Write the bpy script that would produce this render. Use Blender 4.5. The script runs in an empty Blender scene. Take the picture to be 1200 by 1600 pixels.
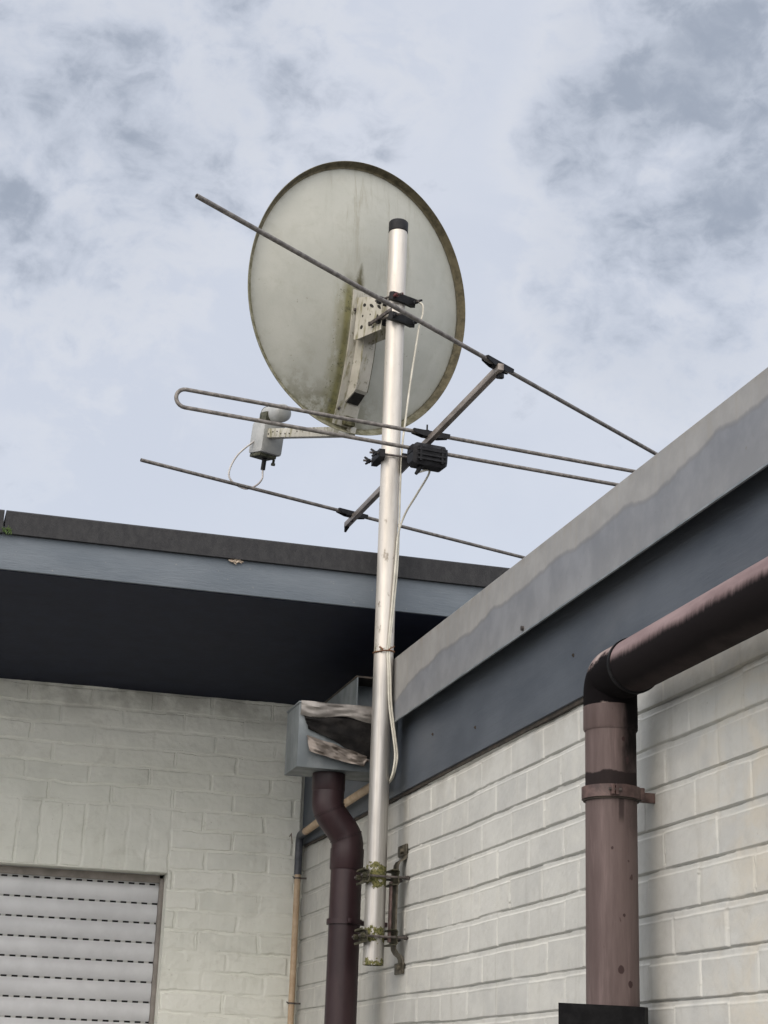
import bpy, bmesh, math, random
import numpy as np
from mathutils import Vector, Matrix
random.seed(7)
scene = bpy.context.scene
COL = scene.collection

# ------------------------------------------------------------------ shader helpers
class NT:
    """tiny expression builder on a node tree"""
    def __init__(s, tree): s.t = tree
    def new(s, typ, **kw):
        n = s.t.nodes.new(typ)
        for k, v in kw.items(): setattr(n, k, v)
        return n
    def put(s, inp, v):
        if isinstance(v, V): s.t.links.new(v.s, inp)
        elif v is not None: inp.default_value = v
    def m(s, op, a, b=None, c=None):
        n = s.new('ShaderNodeMath', operation=op)
        for i, v in enumerate((a, b, c)):
            if v is not None: s.put(n.inputs[i], v)
        return V(s, n.outputs[0])
    def vm(s, op, a, b=None, out=0):
        n = s.new('ShaderNodeVectorMath', operation=op)
        for i, v in enumerate((a, b)):
            if v is not None: s.put(n.inputs[i], v)
        return V(s, n.outputs[out])
    def noise(s, vec, scale, detail=4, rough=.55, dist=0):
        n = s.new('ShaderNodeTexNoise')
        s.put(n.inputs['Vector'], vec)
        n.inputs['Scale'].default_value = scale; n.inputs['Detail'].default_value = detail
        n.inputs['Roughness'].default_value = rough; n.inputs['Distortion'].default_value = dist
        return V(s, n.outputs[0])
    def ss(s, v, a, b):      # smoothstep a..b -> 0..1
        n = s.new('ShaderNodeMapRange', interpolation_type='SMOOTHSTEP')
        s.put(n.inputs[0], v)
        for i, q in ((1, a), (2, b)): s.put(n.inputs[i], q)
        n.inputs[3].default_value = 0; n.inputs[4].default_value = 1
        return V(s, n.outputs[0])
    def mix(s, f, a, b):
        n = s.new('ShaderNodeMix', data_type='RGBA')
        s.put(n.inputs[0], f)
        for i, v in ((6, a), (7, b)):
            if isinstance(v, (tuple, list)) and len(v) == 3: v = (*v, 1)
            s.put(n.inputs[i], v)
        return V(s, n.outputs[2])
    def xyz(s, v):
        n = s.new('ShaderNodeSeparateXYZ'); s.put(n.inputs[0], v)
        return [V(s, o) for o in n.outputs]
    def comb(s, x, y, z):
        n = s.new('ShaderNodeCombineXYZ')
        for i, q in enumerate((x, y, z)): s.put(n.inputs[i], q)
        return V(s, n.outputs[0])
    def pos(s): return V(s, s.new('ShaderNodeNewGeometry').outputs['Position'])
    def obj(s): return V(s, s.new('ShaderNodeTexCoord').outputs['Object'])
class V:
    def __init__(s, nt, sock): s.n = nt; s.s = sock
    def __add__(s, o): return s.n.m('ADD', s, o)
    __radd__ = __add__
    def __sub__(s, o): return s.n.m('SUBTRACT', s, o)
    def __rsub__(s, o): return s.n.m('SUBTRACT', o, s)
    def __mul__(s, o): return s.n.m('MULTIPLY', s, o)
    __rmul__ = __mul__
    def abs(s): return s.n.m('ABSOLUTE', s)
    def max(s, o): return s.n.m('MAXIMUM', s, o)
    def min(s, o): return s.n.m('MINIMUM', s, o)

def material(name, build):
    m = bpy.data.materials.new(name); m.use_nodes = True
    t = m.node_tree
    b = t.nodes['Principled BSDF']; n = NT(t)
    r = build(n)
    n.put(b.inputs['Base Color'], r['c'] if isinstance(r['c'], V) else (*r['c'], 1))
    n.put(b.inputs['Roughness'], r.get('r', .6))
    n.put(b.inputs['Metallic'], r.get('m', 0.0))
    if 'spec' in r: b.inputs['Specular IOR Level'].default_value = r['spec']
    if 'h' in r:
        bp = n.new('ShaderNodeBump'); bp.inputs['Distance'].default_value = r.get('hd', .002)
        bp.inputs['Strength'].default_value = r.get('hs', .6)
        n.put(bp.inputs['Height'], r['h'])
        t.links.new(bp.outputs[0], b.inputs['Normal'])
    return m

def simple(name, c1, c2, scale=30, rough=.6, metal=0.0, hs=.3, hd=.001, stretch=(1, 1, 1), spec=.5, r2=None):
    def f(n):
        p = n.vm('MULTIPLY', n.pos(), stretch)
        a = n.noise(p, scale, 6, .6)
        k = n.ss(a, .35, .68)
        rr = rough if r2 is None else n.ss(a, .3, .7) * (r2 - rough) + rough
        return dict(c=n.mix(k, c1, c2), r=rr, m=metal, h=n.noise(p, scale * 4, 5, .65), hs=hs, hd=hd, spec=spec)
    return material(name, f)

MT = {}
def f_paint_right(n):
    p = n.pos(); x, y, z = n.xyz(p)
    big = n.noise(n.vm('MULTIPLY', p, (1, .7, 1.3)), 2.2, 5, .6, .4)
    fine = n.noise(p, 55, 6, .7)
    c = n.mix(n.ss(big, .35, .7), (.465, .465, .438), (.55, .55, .515))
    streak = n.noise(n.vm('MULTIPLY', p, (1, 9, .55)), 2.6, 5, .65)
    c = n.mix(n.ss(streak, .54, .72) * .45, c, (.36, .35, .31))
    # ochre water stains on the wall nearest the street end
    och = n.ss(y, 3.25, 2.7) * n.ss(n.noise(n.vm('MULTIPLY', p, (1, 1.5, 2.2)), 3.2, 5, .65, .8), .42, .68)
    c = n.mix(och * .3, c, (.60, .49, .32))
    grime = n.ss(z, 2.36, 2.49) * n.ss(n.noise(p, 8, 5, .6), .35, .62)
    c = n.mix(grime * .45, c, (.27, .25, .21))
    ja = n.new('ShaderNodeAttribute'); ja.attribute_name = 'joint'
    ta = n.new('ShaderNodeAttribute'); ta.attribute_name = 'tone'
    tn = V(n, ta.outputs['Fac'])
    c = n.mix(n.ss(tn, .55, .95) * .40, c, (.36, .365, .355))
    c = n.mix(n.ss(tn, .40, .05) * .35, c, (.60, .59, .53))
    mt_ = n.noise(p, 24, 7, .7, .5)
    c = n.mix(n.ss(mt_, .50, .70) * .22, c, (.33, .32, .28))
    c = n.mix(V(n, ja.outputs['Fac']) * .5, c, (.66, .65, .59))  # paler mortar; the lit edges of joints and brick tops are painted in too
    spk = n.ss(n.noise(p, 130, 3, .6), .70, .76)
    c = n.mix(spk * .45, c, (.2, .18, .14))
    h = fine + n.noise(p, 14, 4, .6) * .8
    return dict(c=c, r=.72, h=h + n.noise(p, 170, 4, .7) * .5, hs=.4, hd=.002, spec=.3)
MT['paint_right'] = material('painted brick pale', f_paint_right)
def f_paint_left(n):
    p = n.pos(); x, y, z = n.xyz(p)
    big = n.noise(n.vm('MULTIPLY', p, (.8, 1, 1.3)), 2.4, 5, .6, .5)
    c = n.mix(n.ss(big, .35, .7), (.72, .725, .65), (.79, .79, .72))
    streak = n.noise(n.vm('MULTIPLY', p, (8, 1, .5)), 2.2, 5, .65)
    c = n.mix(n.ss(streak, .52, .72) * .10, c, (.40, .39, .33))
    mot = n.noise(n.vm('MULTIPLY', p, (.7, 1, 1.2)), 11, 6, .68, .6)
    c = n.mix(n.ss(mot, .52, .70) * .28, c, (.46, .45, .385))
    ta = n.new('ShaderNodeAttribute'); ta.attribute_name = 'tone'
    c = n.mix(n.ss(V(n, ta.outputs['Fac']), .5, .95) * .28, c, (.53, .545, .49))
    grime = n.ss(z, 2.84, 3.02) * n.ss(n.noise(p, 9, 5, .6), .38, .62)
    c = n.mix(grime * .5, c, (.26, .25, .21))
    spk = n.ss(n.noise(p, 95, 3, .6), .69, .75)
    c = n.mix(spk * .5, c, (.18, .16, .12))
    h = n.noise(p, 75, 7, .72) * .9 + n.noise(p, 22, 5, .65)
    return dict(c=c, r=.75, h=h, hs=.5, hd=.004, spec=.3)
MT['paint_left'] = material('painted brick thick', f_paint_left)

def f_zinc_cop(n):
    p = n.pos(); x, y, z = n.xyz(p)
    w = n.noise(n.comb(0.0, y, 3.0), 1.7, 4, .55) * .13 + n.noise(n.comb(0.0, y, z * .4), 7, 5, .6) * .035 - .015
    line = w + 2.698 + n.ss(y, 5.0, 4.3) * .035
    stain = n.ss(z - line, .007, -.007) * (n.ss(z - line, -.12, -.0) * .35 + .65) * (.75 + n.noise(p, 5, 4, .6) * .4)
    edge = n.ss((z - line).abs(), .009, .001)
    cl = n.noise(p, 9, 5, .6)
    drip = n.noise(n.vm('MULTIPLY', p, (1, 16, .8)), 2.2, 5, .6)
    up = n.mix(n.ss(cl, .35, .7), (.250, .247, .238), (.308, .303, .291))
    up = n.mix(n.ss(drip, .5, .72) * .5, up, (.27, .255, .225))
    top = n.ss(z, 2.84, 2.895) * n.ss(n.noise(p, 16, 5, .65), .42, .66)
    up = n.mix(top * .5, up, (.19, .16, .12))
    lo = n.mix(n.ss(cl, .35, .7), (.165, .174, .190), (.215, .224, .240))
    c = n.mix(stain, up, lo)
    c = n.mix(edge * .40, c, (.12, .12, .125))
    c = n.mix(n.ss(n.noise(p, 70, 4, .6), .68, .76) * .5, c, (.14, .12, .1))
    return dict(c=c, r=.55, m=.15, h=n.noise(p, 6, 4, .5) + n.noise(p, 120, 4, .6) * .15, hs=.25, hd=.004)
MT['zinc_coping'] = material('weathered sheet zinc', f_zinc_cop)
MT['zinc_box'] = simple('galvanised box sheet', (.105, .122, .130), (.185, .205, .212), 14, .55, .2, .15, .001, (1, 1, .5))
MT['lead'] = simple('crumpled lead sheet', (.16, .148, .135), (.30, .278, .252), 11, .45, .4, .35, .002)
MT['lead_brown'] = simple('brown weathered flap', (.10, .085, .072), (.24, .205, .175), 12, .42, .5, .3, .002)
MT['tar'] = simple('bitumen patch', (.005, .0045, .0045), (.014, .0125, .0115), 30, .7, 0, .6, .004, spec=.15)

def f_board(n):
    p = n.pos(); x, y, z = n.xyz(p)
    c = n.mix(n.ss(n.noise(n.vm('MULTIPLY', p, (1, .6, 1.6)), 5, 5, .6), .32, .7), (.066, .079, .098), (.096, .111, .132))
    dust = n.ss(n.noise(n.vm('MULTIPLY', p, (1, .3, 1.2)), 3.3, 5, .65, .5), .5, .75)
    c = n.mix(dust * .3, c, (.15, .155, .165))
    c = n.mix(n.ss(n.noise(p, 75, 3, .6), .70, .76) * .6, c, (.03, .03, .035))
    g = n.noise(n.vm('MULTIPLY', p, (1, .25, 3.0)), 26, 6, .7)
    return dict(c=c, r=.55, h=g, hs=.5, hd=.003, spec=.4)
MT['board'] = material('slate blue painted timber', f_board)
def f_fascia(n):
    p = n.pos(); x, y, z = n.xyz(p)
    c = n.mix(n.ss(n.noise(n.vm('MULTIPLY', p, (.6, 1, 1.6)), 5, 5, .6), .32, .7), (.108, .130, .152), (.145, .168, .190))
    c = n.mix(n.ss(n.noise(p, 60, 3, .6), .70, .76) * .5, c, (.3, .28, .25))
    g = n.noise(n.vm('MULTIPLY', p, (.35, 1, 2.2)), 45, 6, .7)
    return dict(c=c, r=.6, h=g, hs=.65, hd=.003, spec=.4)
MT['fascia'] = material('slate blue painted fascia', f_fascia)
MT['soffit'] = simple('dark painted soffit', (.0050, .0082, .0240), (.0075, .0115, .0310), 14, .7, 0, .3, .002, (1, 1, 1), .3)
MT['concrete_dark'] = simple('weathered dark concrete', (.030, .030, .032), (.042, .042, .043), 60, .85, 0, .7, .003, (1, 1, .6), .3)
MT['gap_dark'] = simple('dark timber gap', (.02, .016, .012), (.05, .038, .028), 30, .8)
MT['bitumen'] = simple('roofing felt', (.05, .05, .055), (.09, .09, .09), 20, .9)

def f_mast(n):
    p = n.pos(); x, y, z = n.xyz(p)
    c = n.mix(n.ss(n.noise(n.vm('MULTIPLY', p, (3, 3, .35)), 14, 5, .6), .3, .7), (.50, .47, .42), (.62, .58, .52))
    blot = n.noise(n.vm('MULTIPLY', p, (1, 1, .5)), 34, 5, .65)
    wet = n.ss(z, 3.55, 3.2) * n.ss(z, 2.45, 2.8)
    c = n.mix(n.ss(blot, .60, .68) * (wet * .75 + .12), c, (.22, .19, .15))
    nn = n.noise(p, 48, 5, .7)
    z1 = n.ss((z - 2.222).abs(), .052, .022); z2 = n.ss((z - 2.050).abs(), .042, .010); z3 = n.ss(z, 2.000, 1.965)
    z4 = n.ss((z - 2.905).abs(), .03, .008) * .6
    moss = z1.max(z2).max(z3).max(z4)
    ms = n.ss(nn + moss * .27, .68, .74)
    mc = n.mix(n.ss(n.noise(p, 160, 3, .6), .35, .65), (.045, .05, .012), (.16, .15, .055))
    c = n.mix(ms, c, mc)
    met = (1.0 - ms) * (1.0 - n.ss(z, 2.7, 3.0) * .45)
    c = n.mix((1.0 - n.ss(z, 2.75, 2.95)) * (1.0 - ms) * .8, c, n.mix(n.ss(n.noise(n.vm('MULTIPLY', p, (6, 6, .12)), 40, 5, .6), .3, .7), (.30, .29, .275), (.44, .43, .41)))  # greyer metal below; the cream above has the sunset reflection in its colour
    return dict(c=c, r=ms * .45 + (n.ss(blot, .3, .7) * .1 + .42), m=met * .75, h=nn * ms + n.noise(p, 200, 3, .5) * .03, hs=.4, hd=.0015)
MT['mast'] = material('galvanised mast tube', f_mast)
MT['rubber'] = simple('black plastic', (.006, .006, .007), (.014, .014, .016), 60, .55, 0, .3, spec=.22)
MT['black_paint'] = simple('black weathered plastic', (.005, .005, .006), (.012, .012, .013), 40, .62, 0, .3, spec=.15)
MT['red_plastic'] = simple('dark red wing nut', (.07, .014, .014), (.12, .02, .02), 60, .5)
MT['alu_rod'] = simple('oxidised aluminium rod', (.115, .105, .095), (.235, .215, .195), 60, .55, .35, .35, .001)
MT['boom'] = simple('oxidised aluminium boom', (.17, .145, .125), (.32, .28, .245), 40, .5, .45, .3, .001, (1, .3, 1))
MT['bolt'] = simple('old bolt steel', (.06, .052, .048), (.14, .12, .11), 80, .55, .5)
MT['coax'] = simple('aged white coax', (.44, .42, .35), (.60, .575, .49), 22, .55, 0, .2)
MT['coax_grey'] = simple('weathered grey coax', (.33, .30, .29), (.55, .53, .50), 12, .55, 0, .2)
MT['rust'] = simple('rusty wire', (.10, .045, .02), (.20, .10, .05), 60, .8, .2)
MT['steel_bracket'] = simple('tarnished bracket steel', (.06, .053, .038), (.17, .152, .118), 36, .5, .55, .4)
MT['steel_olive'] = simple('mossy bracket steel', (.028, .028, .014), (.095, .086, .056), 44, .6, .35, .6, .002)

def dish_common(n, base1, base2):
    p = n.obj(); x, y, z = n.xyz(p)
    c = n.mix(n.ss(n.noise(p, 6, 5, .6), .3, .7), base1, base2)
    return p, x, y, z, c
def f_dish(n):
    p, x, y, z, c = dish_common(n, (.37, .372, .325), (.43, .43, .378))
    rr = n.m('SQRT', ((x + .015) * (1/.446)) * ((x + .015) * (1/.446)) + ((z + .008) * (1/.4645)) * ((z + .008) * (1/.4645)))
    # rain streaks on the upper half
    st = n.noise(n.vm('MULTIPLY', p, (1, .2, .10)), 26, 5, .65)
    streak = n.ss(st, .5, .72) * n.ss(z, -.05, .25) * n.ss(x.abs(), .33, .1)
    c = n.mix(streak * .75, c, (.235, .22, .16))
    mott = n.noise(p, 13, 6, .7, .4)
    c = n.mix(n.ss(mott, .48, .72) * .30, c, (.27, .265, .205))
    c = n.mix(n.ss(n.noise(p, 210, 3, .6), .60, .72) * .22, c, (.24, .23, .18))
    pale = n.ss(n.noise(n.vm('MULTIPLY', p, (1, .2, .07)), 40, 4, .6), .62, .74) * n.ss((x + .03).abs(), .12, .02) * n.ss(z, .0, .1)
    c = n.mix(pale * .5, c, (.5, .5, .46))
    # algae near the rim
    nz = n.noise(p, 22, 6, .7)
    rimm = n.ss(rr + nz * .10, 1.0, 1.075)
    c = n.mix(rimm * .75, c, (.13, .115, .055))
    bot = n.ss(z + n.noise(p, 9, 5, .6) * .12, -.22, -.38) * n.ss(nz, .36, .56) * n.ss((x + .1).abs(), .3, .05)
    c = n.mix(bot * .75, c, (.12, .11, .055))
    # moss line left of the support channel, running down from above it
    lin = x + .106 + (z + .04) * .105
    nb = n.noise(n.vm('MULTIPLY', p, (1, 1, .45)), 34, 6, .7)
    ml = n.ss(lin.abs() + nb * .03, .042, .018) * n.ss(z, .06, -.03)
    c = n.mix(ml * .92, c, n.mix(n.ss(nz, .40, .58), (.060, .055, .014), (.17, .16, .06)))
    dots = n.ss(n.noise(p, 120, 2, .5), .64, .70) * n.ss((lin + .012).abs(), .05, .01) * n.ss(z, .03, -.03)
    c = n.mix(dots * .9, c, (.03, .028, .012))
    ml2 = n.ss(lin.abs(), .07, .02) * n.ss(z, .05, -.05) * n.ss(nb, .35, .6)
    c = n.mix(ml2 * .6, c, (.17, .16, .07))
    # brown deposit above the channel, under a drip line
    dx = (x + .072).abs()
    tri = n.ss(dx + z * .26 + nb * .03, .046, .024) * n.ss(z, -.02, .0) * n.ss(z, .10, .085)
    c = n.mix(tri * n.ss(nz, .38, .52), c, (.075, .065, .022))
    spk = n.ss(n.noise(p, 75, 2, .5), .72, .76) * n.ss(z, .05, -.2)
    c = n.mix(spk * .6, c, (.1, .085, .05))
    return dict(c=c, r=.5, h=n.noise(p, 150, 4, .6) + n.noise(p, 5, 3, .5) * 1.2, hs=.16, hd=.002, spec=.35)
MT['dish'] = material('algae stained dish back', f_dish)
def f_rim(n):
    p = n.obj(); x, y, z = n.xyz(p)
    nz = n.noise(p, 30, 6, .7)
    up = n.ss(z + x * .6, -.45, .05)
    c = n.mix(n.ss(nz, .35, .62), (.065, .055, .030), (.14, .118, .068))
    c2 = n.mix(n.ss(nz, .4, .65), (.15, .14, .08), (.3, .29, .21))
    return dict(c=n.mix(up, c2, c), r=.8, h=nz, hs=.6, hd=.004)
MT['rim'] = material('lichen covered rim', f_rim)
def f_chan(n):
    p = n.obj(); x, y, z = n.xyz(p)
    nz = n.noise(p, 26, 6, .7); lng = n.noise(n.vm('MULTIPLY', p, (1, 1, .22)), 40, 5, .65)
    c = n.mix(n.ss(n.noise(p, 12, 4, .6), .3, .7), (.42, .40, .34), (.52, .50, .435))
    c = n.mix(n.ss(lng, .50, .66) * .75, c, (.165, .15, .06))
    c = n.mix(n.ss(nz, .58, .68) * .85, c, (.075, .07, .022))
    return dict(c=c, r=.55, h=nz, hs=.25, hd=.002)
MT['dish_bracket'] = material('cream stained bracket', f_chan)
MT['edge_moss'] = simple('moss on bracket edge', (.045, .042, .016), (.15, .14, .075), 70, .9, 0, .9, .004)
MT['lnb'] = simple('grey plastic lnb', (.33, .34, .33), (.43, .435, .42), 20, .5, 0, .2)
MT['lnb_under'] = simple('mossy plastic', (.022, .026, .012), (.09, .09, .06), 50, .8, 0, .6)
MT['hole'] = simple('dark hole', (.012, .011, .01), (.03, .027, .022), 40, .9)

Y0P = 3.2
def f_pipe_vert(n):
    p = n.pos(); x, y, z = n.xyz(p)
    c = n.mix(n.ss(n.noise(n.vm('MULTIPLY', p, (2, 2, .25)), 12, 5, .65), .3, .7), (.092, .067, .063), (.140, .106, .100))
    c = n.mix(n.ss(n.noise(n.vm('MULTIPLY', p, (3, 3, .2)), 30, 4, .6), .55, .72) * .35, c, (.205, .152, .147))
    scr = n.noise(n.vm('MULTIPLY', p, (6, 6, .18)), 60, 4, .7)
    c = n.mix(n.ss(scr, .58, .70) * .4, c, (.075, .05, .048))
    nz = n.noise(n.vm('MULTIPLY', p, (1, 1, .6)), 26, 5, .65)
    # soot run coming down from the elbow on the street side, a drip band above the clip
    run = n.ss(x + n.noise(n.vm('MULTIPLY', p, (2, 2, .5)), 24, 4, .6) * .03, -.094, -.066) * n.ss(z + nz * .25, 2.18, 2.47)
    cap = n.ss(z + nz * .09, 2.425, 2.435)
    band = n.ss((z - 2.222 + (nz - .5) * .02).abs(), .016, .012) * .85
    d = run.max(cap).max(band)
    c = n.mix(d, c, (.0055, .0045, .005))
    chip = n.ss(n.noise(n.vm('MULTIPLY', p, (1, 1, .55)), 42, 2, .5), .735, .75)
    c = n.mix(chip * .8, c, (.05, .03, .03))
    wob = (nz - .5) * .014
    for (cx, cz, cr) in ((-.103, 1.853, .0085), (-.083, 1.826, .006), (-.118, 2.083, .0045), (-.095, 1.955, .004), (-.093, 2.30, .0055)):
        dd = n.vm('LENGTH', n.comb((x - cx) * 1.2, 0.0, z - cz), out=1)
        c = n.mix(n.ss(dd + wob, cr, cr * .7) * n.ss(y, Y0P - .02, Y0P - .03) * .85, c, (.035, .02, .02))
    dr_ = n.ss((x + .099).abs() + wob * .6, .007, .003) * n.ss(z, 2.125, 2.15) * n.ss(z, 2.19, 2.183)
    c = n.mix(dr_ * .7, c, (.02, .014, .014))
    return dict(c=c, r=d * .38 + .52, h=n.noise(p, 90, 4, .6), hs=.15, hd=.001, spec=.12)
MT['pipe_vert'] = material('faded brown pipe', f_pipe_vert)
def f_elbow(n):
    p = n.pos(); x, y, z = n.xyz(p)
    nz = n.noise(p, 17, 6, .72, .4)
    c = n.mix(n.ss(n.noise(p, 30, 4, .6), .3, .7), (.19, .135, .13), (.33, .27, .245))
    bare = n.ss(z + (nz - .5) * .10, 2.445, 2.462)
    low = n.ss(z + (nz - .5) * .07, 2.372, 2.36)
    side = n.ss(x + (nz - .5) * .05, -.095, -.082)
    d = (1.0 - bare.max(low)).max(side)
    c = n.mix(d, c, (.0055, .0045, .005))
    return dict(c=c, r=d * .38 + .55, h=nz, hs=.12, hd=.002, spec=.08)
MT['elbow'] = material('sooty brown elbow', f_elbow)
def f_pipe_hor(n):
    p = n.pos(); x, y, z = n.xyz(p)
    c = n.mix(n.ss(n.noise(n.vm('MULTIPLY', p, (1.5, .35, 1.5)), 14, 5, .65), .3, .7), (.18, .126, .125), (.27, .20, .196))
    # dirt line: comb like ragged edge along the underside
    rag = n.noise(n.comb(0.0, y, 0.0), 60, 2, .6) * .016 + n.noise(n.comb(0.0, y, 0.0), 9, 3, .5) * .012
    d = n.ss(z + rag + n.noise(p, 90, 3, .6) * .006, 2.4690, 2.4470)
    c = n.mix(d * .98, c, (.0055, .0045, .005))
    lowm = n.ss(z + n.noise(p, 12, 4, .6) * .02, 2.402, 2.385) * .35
    c = n.mix(lowm, c, (.10, .075, .072))
    return dict(c=c, r=d * .4 + .5, h=n.noise(p, 90, 4, .6), hs=.12, hd=.001, spec=.10)
MT['pipe_hor'] = material('faded brown pipe with dirt underside', f_pipe_hor)
MT['pipe_dark'] = simple('dark maroon pipe', (.020, .0095, .0115), (.034, .018, .020), 14, .42, 0, .15, .001, (1, 1, .3), .3)
MT['clip_brown'] = simple('painted brown clip', (.050, .028, .025), (.125, .078, .068), 40, .55, 0, .4)
MT['conduit'] = simple('beige plastic conduit', (.42, .30, .19), (.53, .40, .27), 30, .55, 0, .2)
MT['sleeve'] = simple('dark grey sleeve', (.04, .045, .055), (.075, .08, .095), 30, .5)
MT['shutter'] = simple('pale grey shutter slat', (.54, .545, .55), (.61, .615, .62), 9, .45, 0, .12, .001)
def f_link(n):
    p = n.pos(); x, y, z = n.xyz(p)
    row = n.m('FLOOR', (z - 2.3101) * (1 / .07) + .5)
    fr = n.m('FRACT', x * (1 / .0385) + row * .37 + 50.0)
    slot = n.ss(fr, .40, .44) * n.ss(fr, 1.0, .96)
    return dict(c=n.mix(slot, (.42, .42, .40), (.008, .008, .008)), r=.7, spec=.2)
MT['shutter_link'] = material('perforated link strip', f_link)
MT['rail'] = simple('grey brown guide rail', (.20, .18, .16), (.27, .245, .22), 20, .6)
MT['paving'] = simple('grey paving', (.11, .11, .105), (.17, .168, .16), 3, .9)
MT['green'] = simple('moss sprig', (.05, .09, .02), (.11, .16, .05), 60, .8)
MT['nest'] = simple('pale nest debris', (.35, .27, .2), (.5, .42, .33), 60, .9)

# ------------------------------------------------------------------ mesh helpers
class MB:
    def __init__(s): s.v = []; s.f = []
    def add(s, vs, fs):
        o = len(s.v); s.v += [tuple(map(float, q)) for q in vs]; s.f += [tuple(i + o for i in f) for f in fs]
        return s
    def box(s, lo, hi, bevel=0, rot=None, at=(0, 0, 0)):
        bm = bmesh.new(); bmesh.ops.create_cube(bm, size=1)
        for v in bm.verts:
            v.co = Vector([(lo[i] + hi[i]) / 2 + v.co[i] * (hi[i] - lo[i]) for i in range(3)])
        if bevel: bmesh.ops.bevel(bm, geom=bm.edges[:], offset=bevel, segments=2, affect='EDGES', profile=.6)
        return s.bm(bm, rot, at)
    def bm(s, bm, rot=None, at=(0, 0, 0)):
        bm.verts.index_update(); at = Vector(at)
        vs = [((rot @ v.co) if rot else v.co.copy()) + at for v in bm.verts]
        s.add(vs, [[v.index for v in f.verts] for f in bm.faces]); bm.free(); return s
    def tube(s, pts, r, n=14, cap=True, flat=None):
        pts = [Vector(p) for p in pts]; rs = r if isinstance(r, (list, tuple)) else [r] * len(pts)
        T = []
        for i in range(len(pts)):
            a = pts[max(i - 1, 0)]; b = pts[min(i + 1, len(pts) - 1)]; T.append((b - a).normalized())
        u = T[0].orthogonal().normalized(); rings = []
        for i, p in enumerate(pts):
            if i: u = (u - T[i] * u.dot(T[i])).normalized()
            w = T[i].cross(u)
            rings.append([p + (u * math.cos(2*math.pi*k/n) + w * math.sin(2*math.pi*k/n)) * rs[i] for k in range(n)])
        vs = [q for g in rings for q in g]; fs = []
        for i in range(len(pts) - 1):
            for k in range(n):
                fs.append((i*n + k, i*n + (k+1) % n, (i+1)*n + (k+1) % n, (i+1)*n + k))
        if cap: fs.append(tuple(range(n))[::-1]); fs.append(tuple((len(pts)-1)*n + k for k in range(n)))
        return s.add(vs, fs)
    def hollow(s, a, b, ro, ri, n=32):     # open tube with wall thickness
        a = Vector(a); b = Vector(b); t = (b - a).normalized(); u = t.orthogonal().normalized(); w = t.cross(u)
        vs = []
        for c, r in ((a, ro), (b, ro), (b, ri), (a, ri)):
            vs += [c + (u * math.cos(2*math.pi*k/n) + w * math.sin(2*math.pi*k/n)) * r for k in range(n)]
        fs = []
        for i in range(4):
            j = (i + 1) % 4
            for k in range(n): fs.append((i*n + k, i*n + (k+1) % n, j*n + (k+1) % n, j*n + k))
        return s.add(vs, fs)
    def ribbon(s, prof, axis, a, b, th):   # prof: 2D polyline extruded along an axis between a and b with thickness th
        P = [Vector((p[0], p[1])) for p in prof]; L = []; R = []
        for i in range(len(P)):
            t = (P[min(i+1, len(P)-1)] - P[max(i-1, 0)]).normalized(); nrm = Vector((-t.y, t.x))
            L.append(P[i] + nrm * th / 2); R.append(P[i] - nrm * th / 2)
        loop = L + R[::-1]
        def mk(q, c):
            return {'y': (q.x, c, q.y), 'x': (c, q.x, q.y), 'z': (q.x, q.y, c)}[axis]
        m = len(loop); vs = [mk(q, a) for q in loop] + [mk(q, b) for q in loop]; k = len(P)
        fs = []
        for i in range(m): fs.append((i, (i+1) % m, m + (i+1) % m, m + i))
        for i in range(k - 1):
            fs.append((i, i + 1, m - 2 - i, m - 1 - i)); fs.append((m + i, m + m - 1 - i, m + m - 2 - i, m + i + 1))
        return s.add(vs, fs)
    def prism(s, poly, axis, a, b):
        m = len(poly)
        def mk(q, c): return {'y': (q[0], c, q[1]), 'x': (c, q[0], q[1]), 'z': (q[0], q[1], c)}[axis]
        vs = [mk(q, a) for q in poly] + [mk(q, b) for q in poly]
        fs = [(i, (i+1) % m, m + (i+1) % m, m + i) for i in range(m)] + [tuple(range(m))[::-1], tuple(range(m, 2*m))]
        return s.add(vs, fs)

def fillet(pts, rad, n=8):
    pts = [Vector(p) for p in pts]; out = [pts[0]]
    for i in range(1, len(pts) - 1):
        a, b, c = pts[i-1], pts[i], pts[i+1]
        u = (a - b).normalized(); w = (c - b).normalized()
        ang = u.angle(w); d = min(rad / math.tan(ang / 2), (a-b).length * .49, (c-b).length * .49)
        r = d * math.tan(ang / 2); p0 = b + u * d; p1 = b + w * d
        ctr = b + (u + w).normalized() * (r / math.sin(ang / 2)); e0 = p0 - ctr; e1 = p1 - ctr
        tot = e0.angle(e1); ax = e0.cross(e1).normalized()
        for k in range(n + 1): out.append(ctr + Matrix.Rotation(tot * k / n, 3, ax) @ e0)
    out.append(pts[-1]); return out
def spline(pts, n=8):
    P = [Vector(p) for p in pts]; P = [P[0]*2 - P[1]] + P + [P[-1]*2 - P[-2]]; out = []
    for i in range(1, len(P) - 2):
        for k in range(n):
            t = k / n; a, b, c, d = P[i-1], P[i], P[i+1], P[i+2]
            out.append(.5 * ((2*b) + (c - a)*t + (2*a - 5*b + 4*c - d)*t*t + (3*b - a - 3*c + d)*t**3))
    out.append(P[-2]); return out

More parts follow.
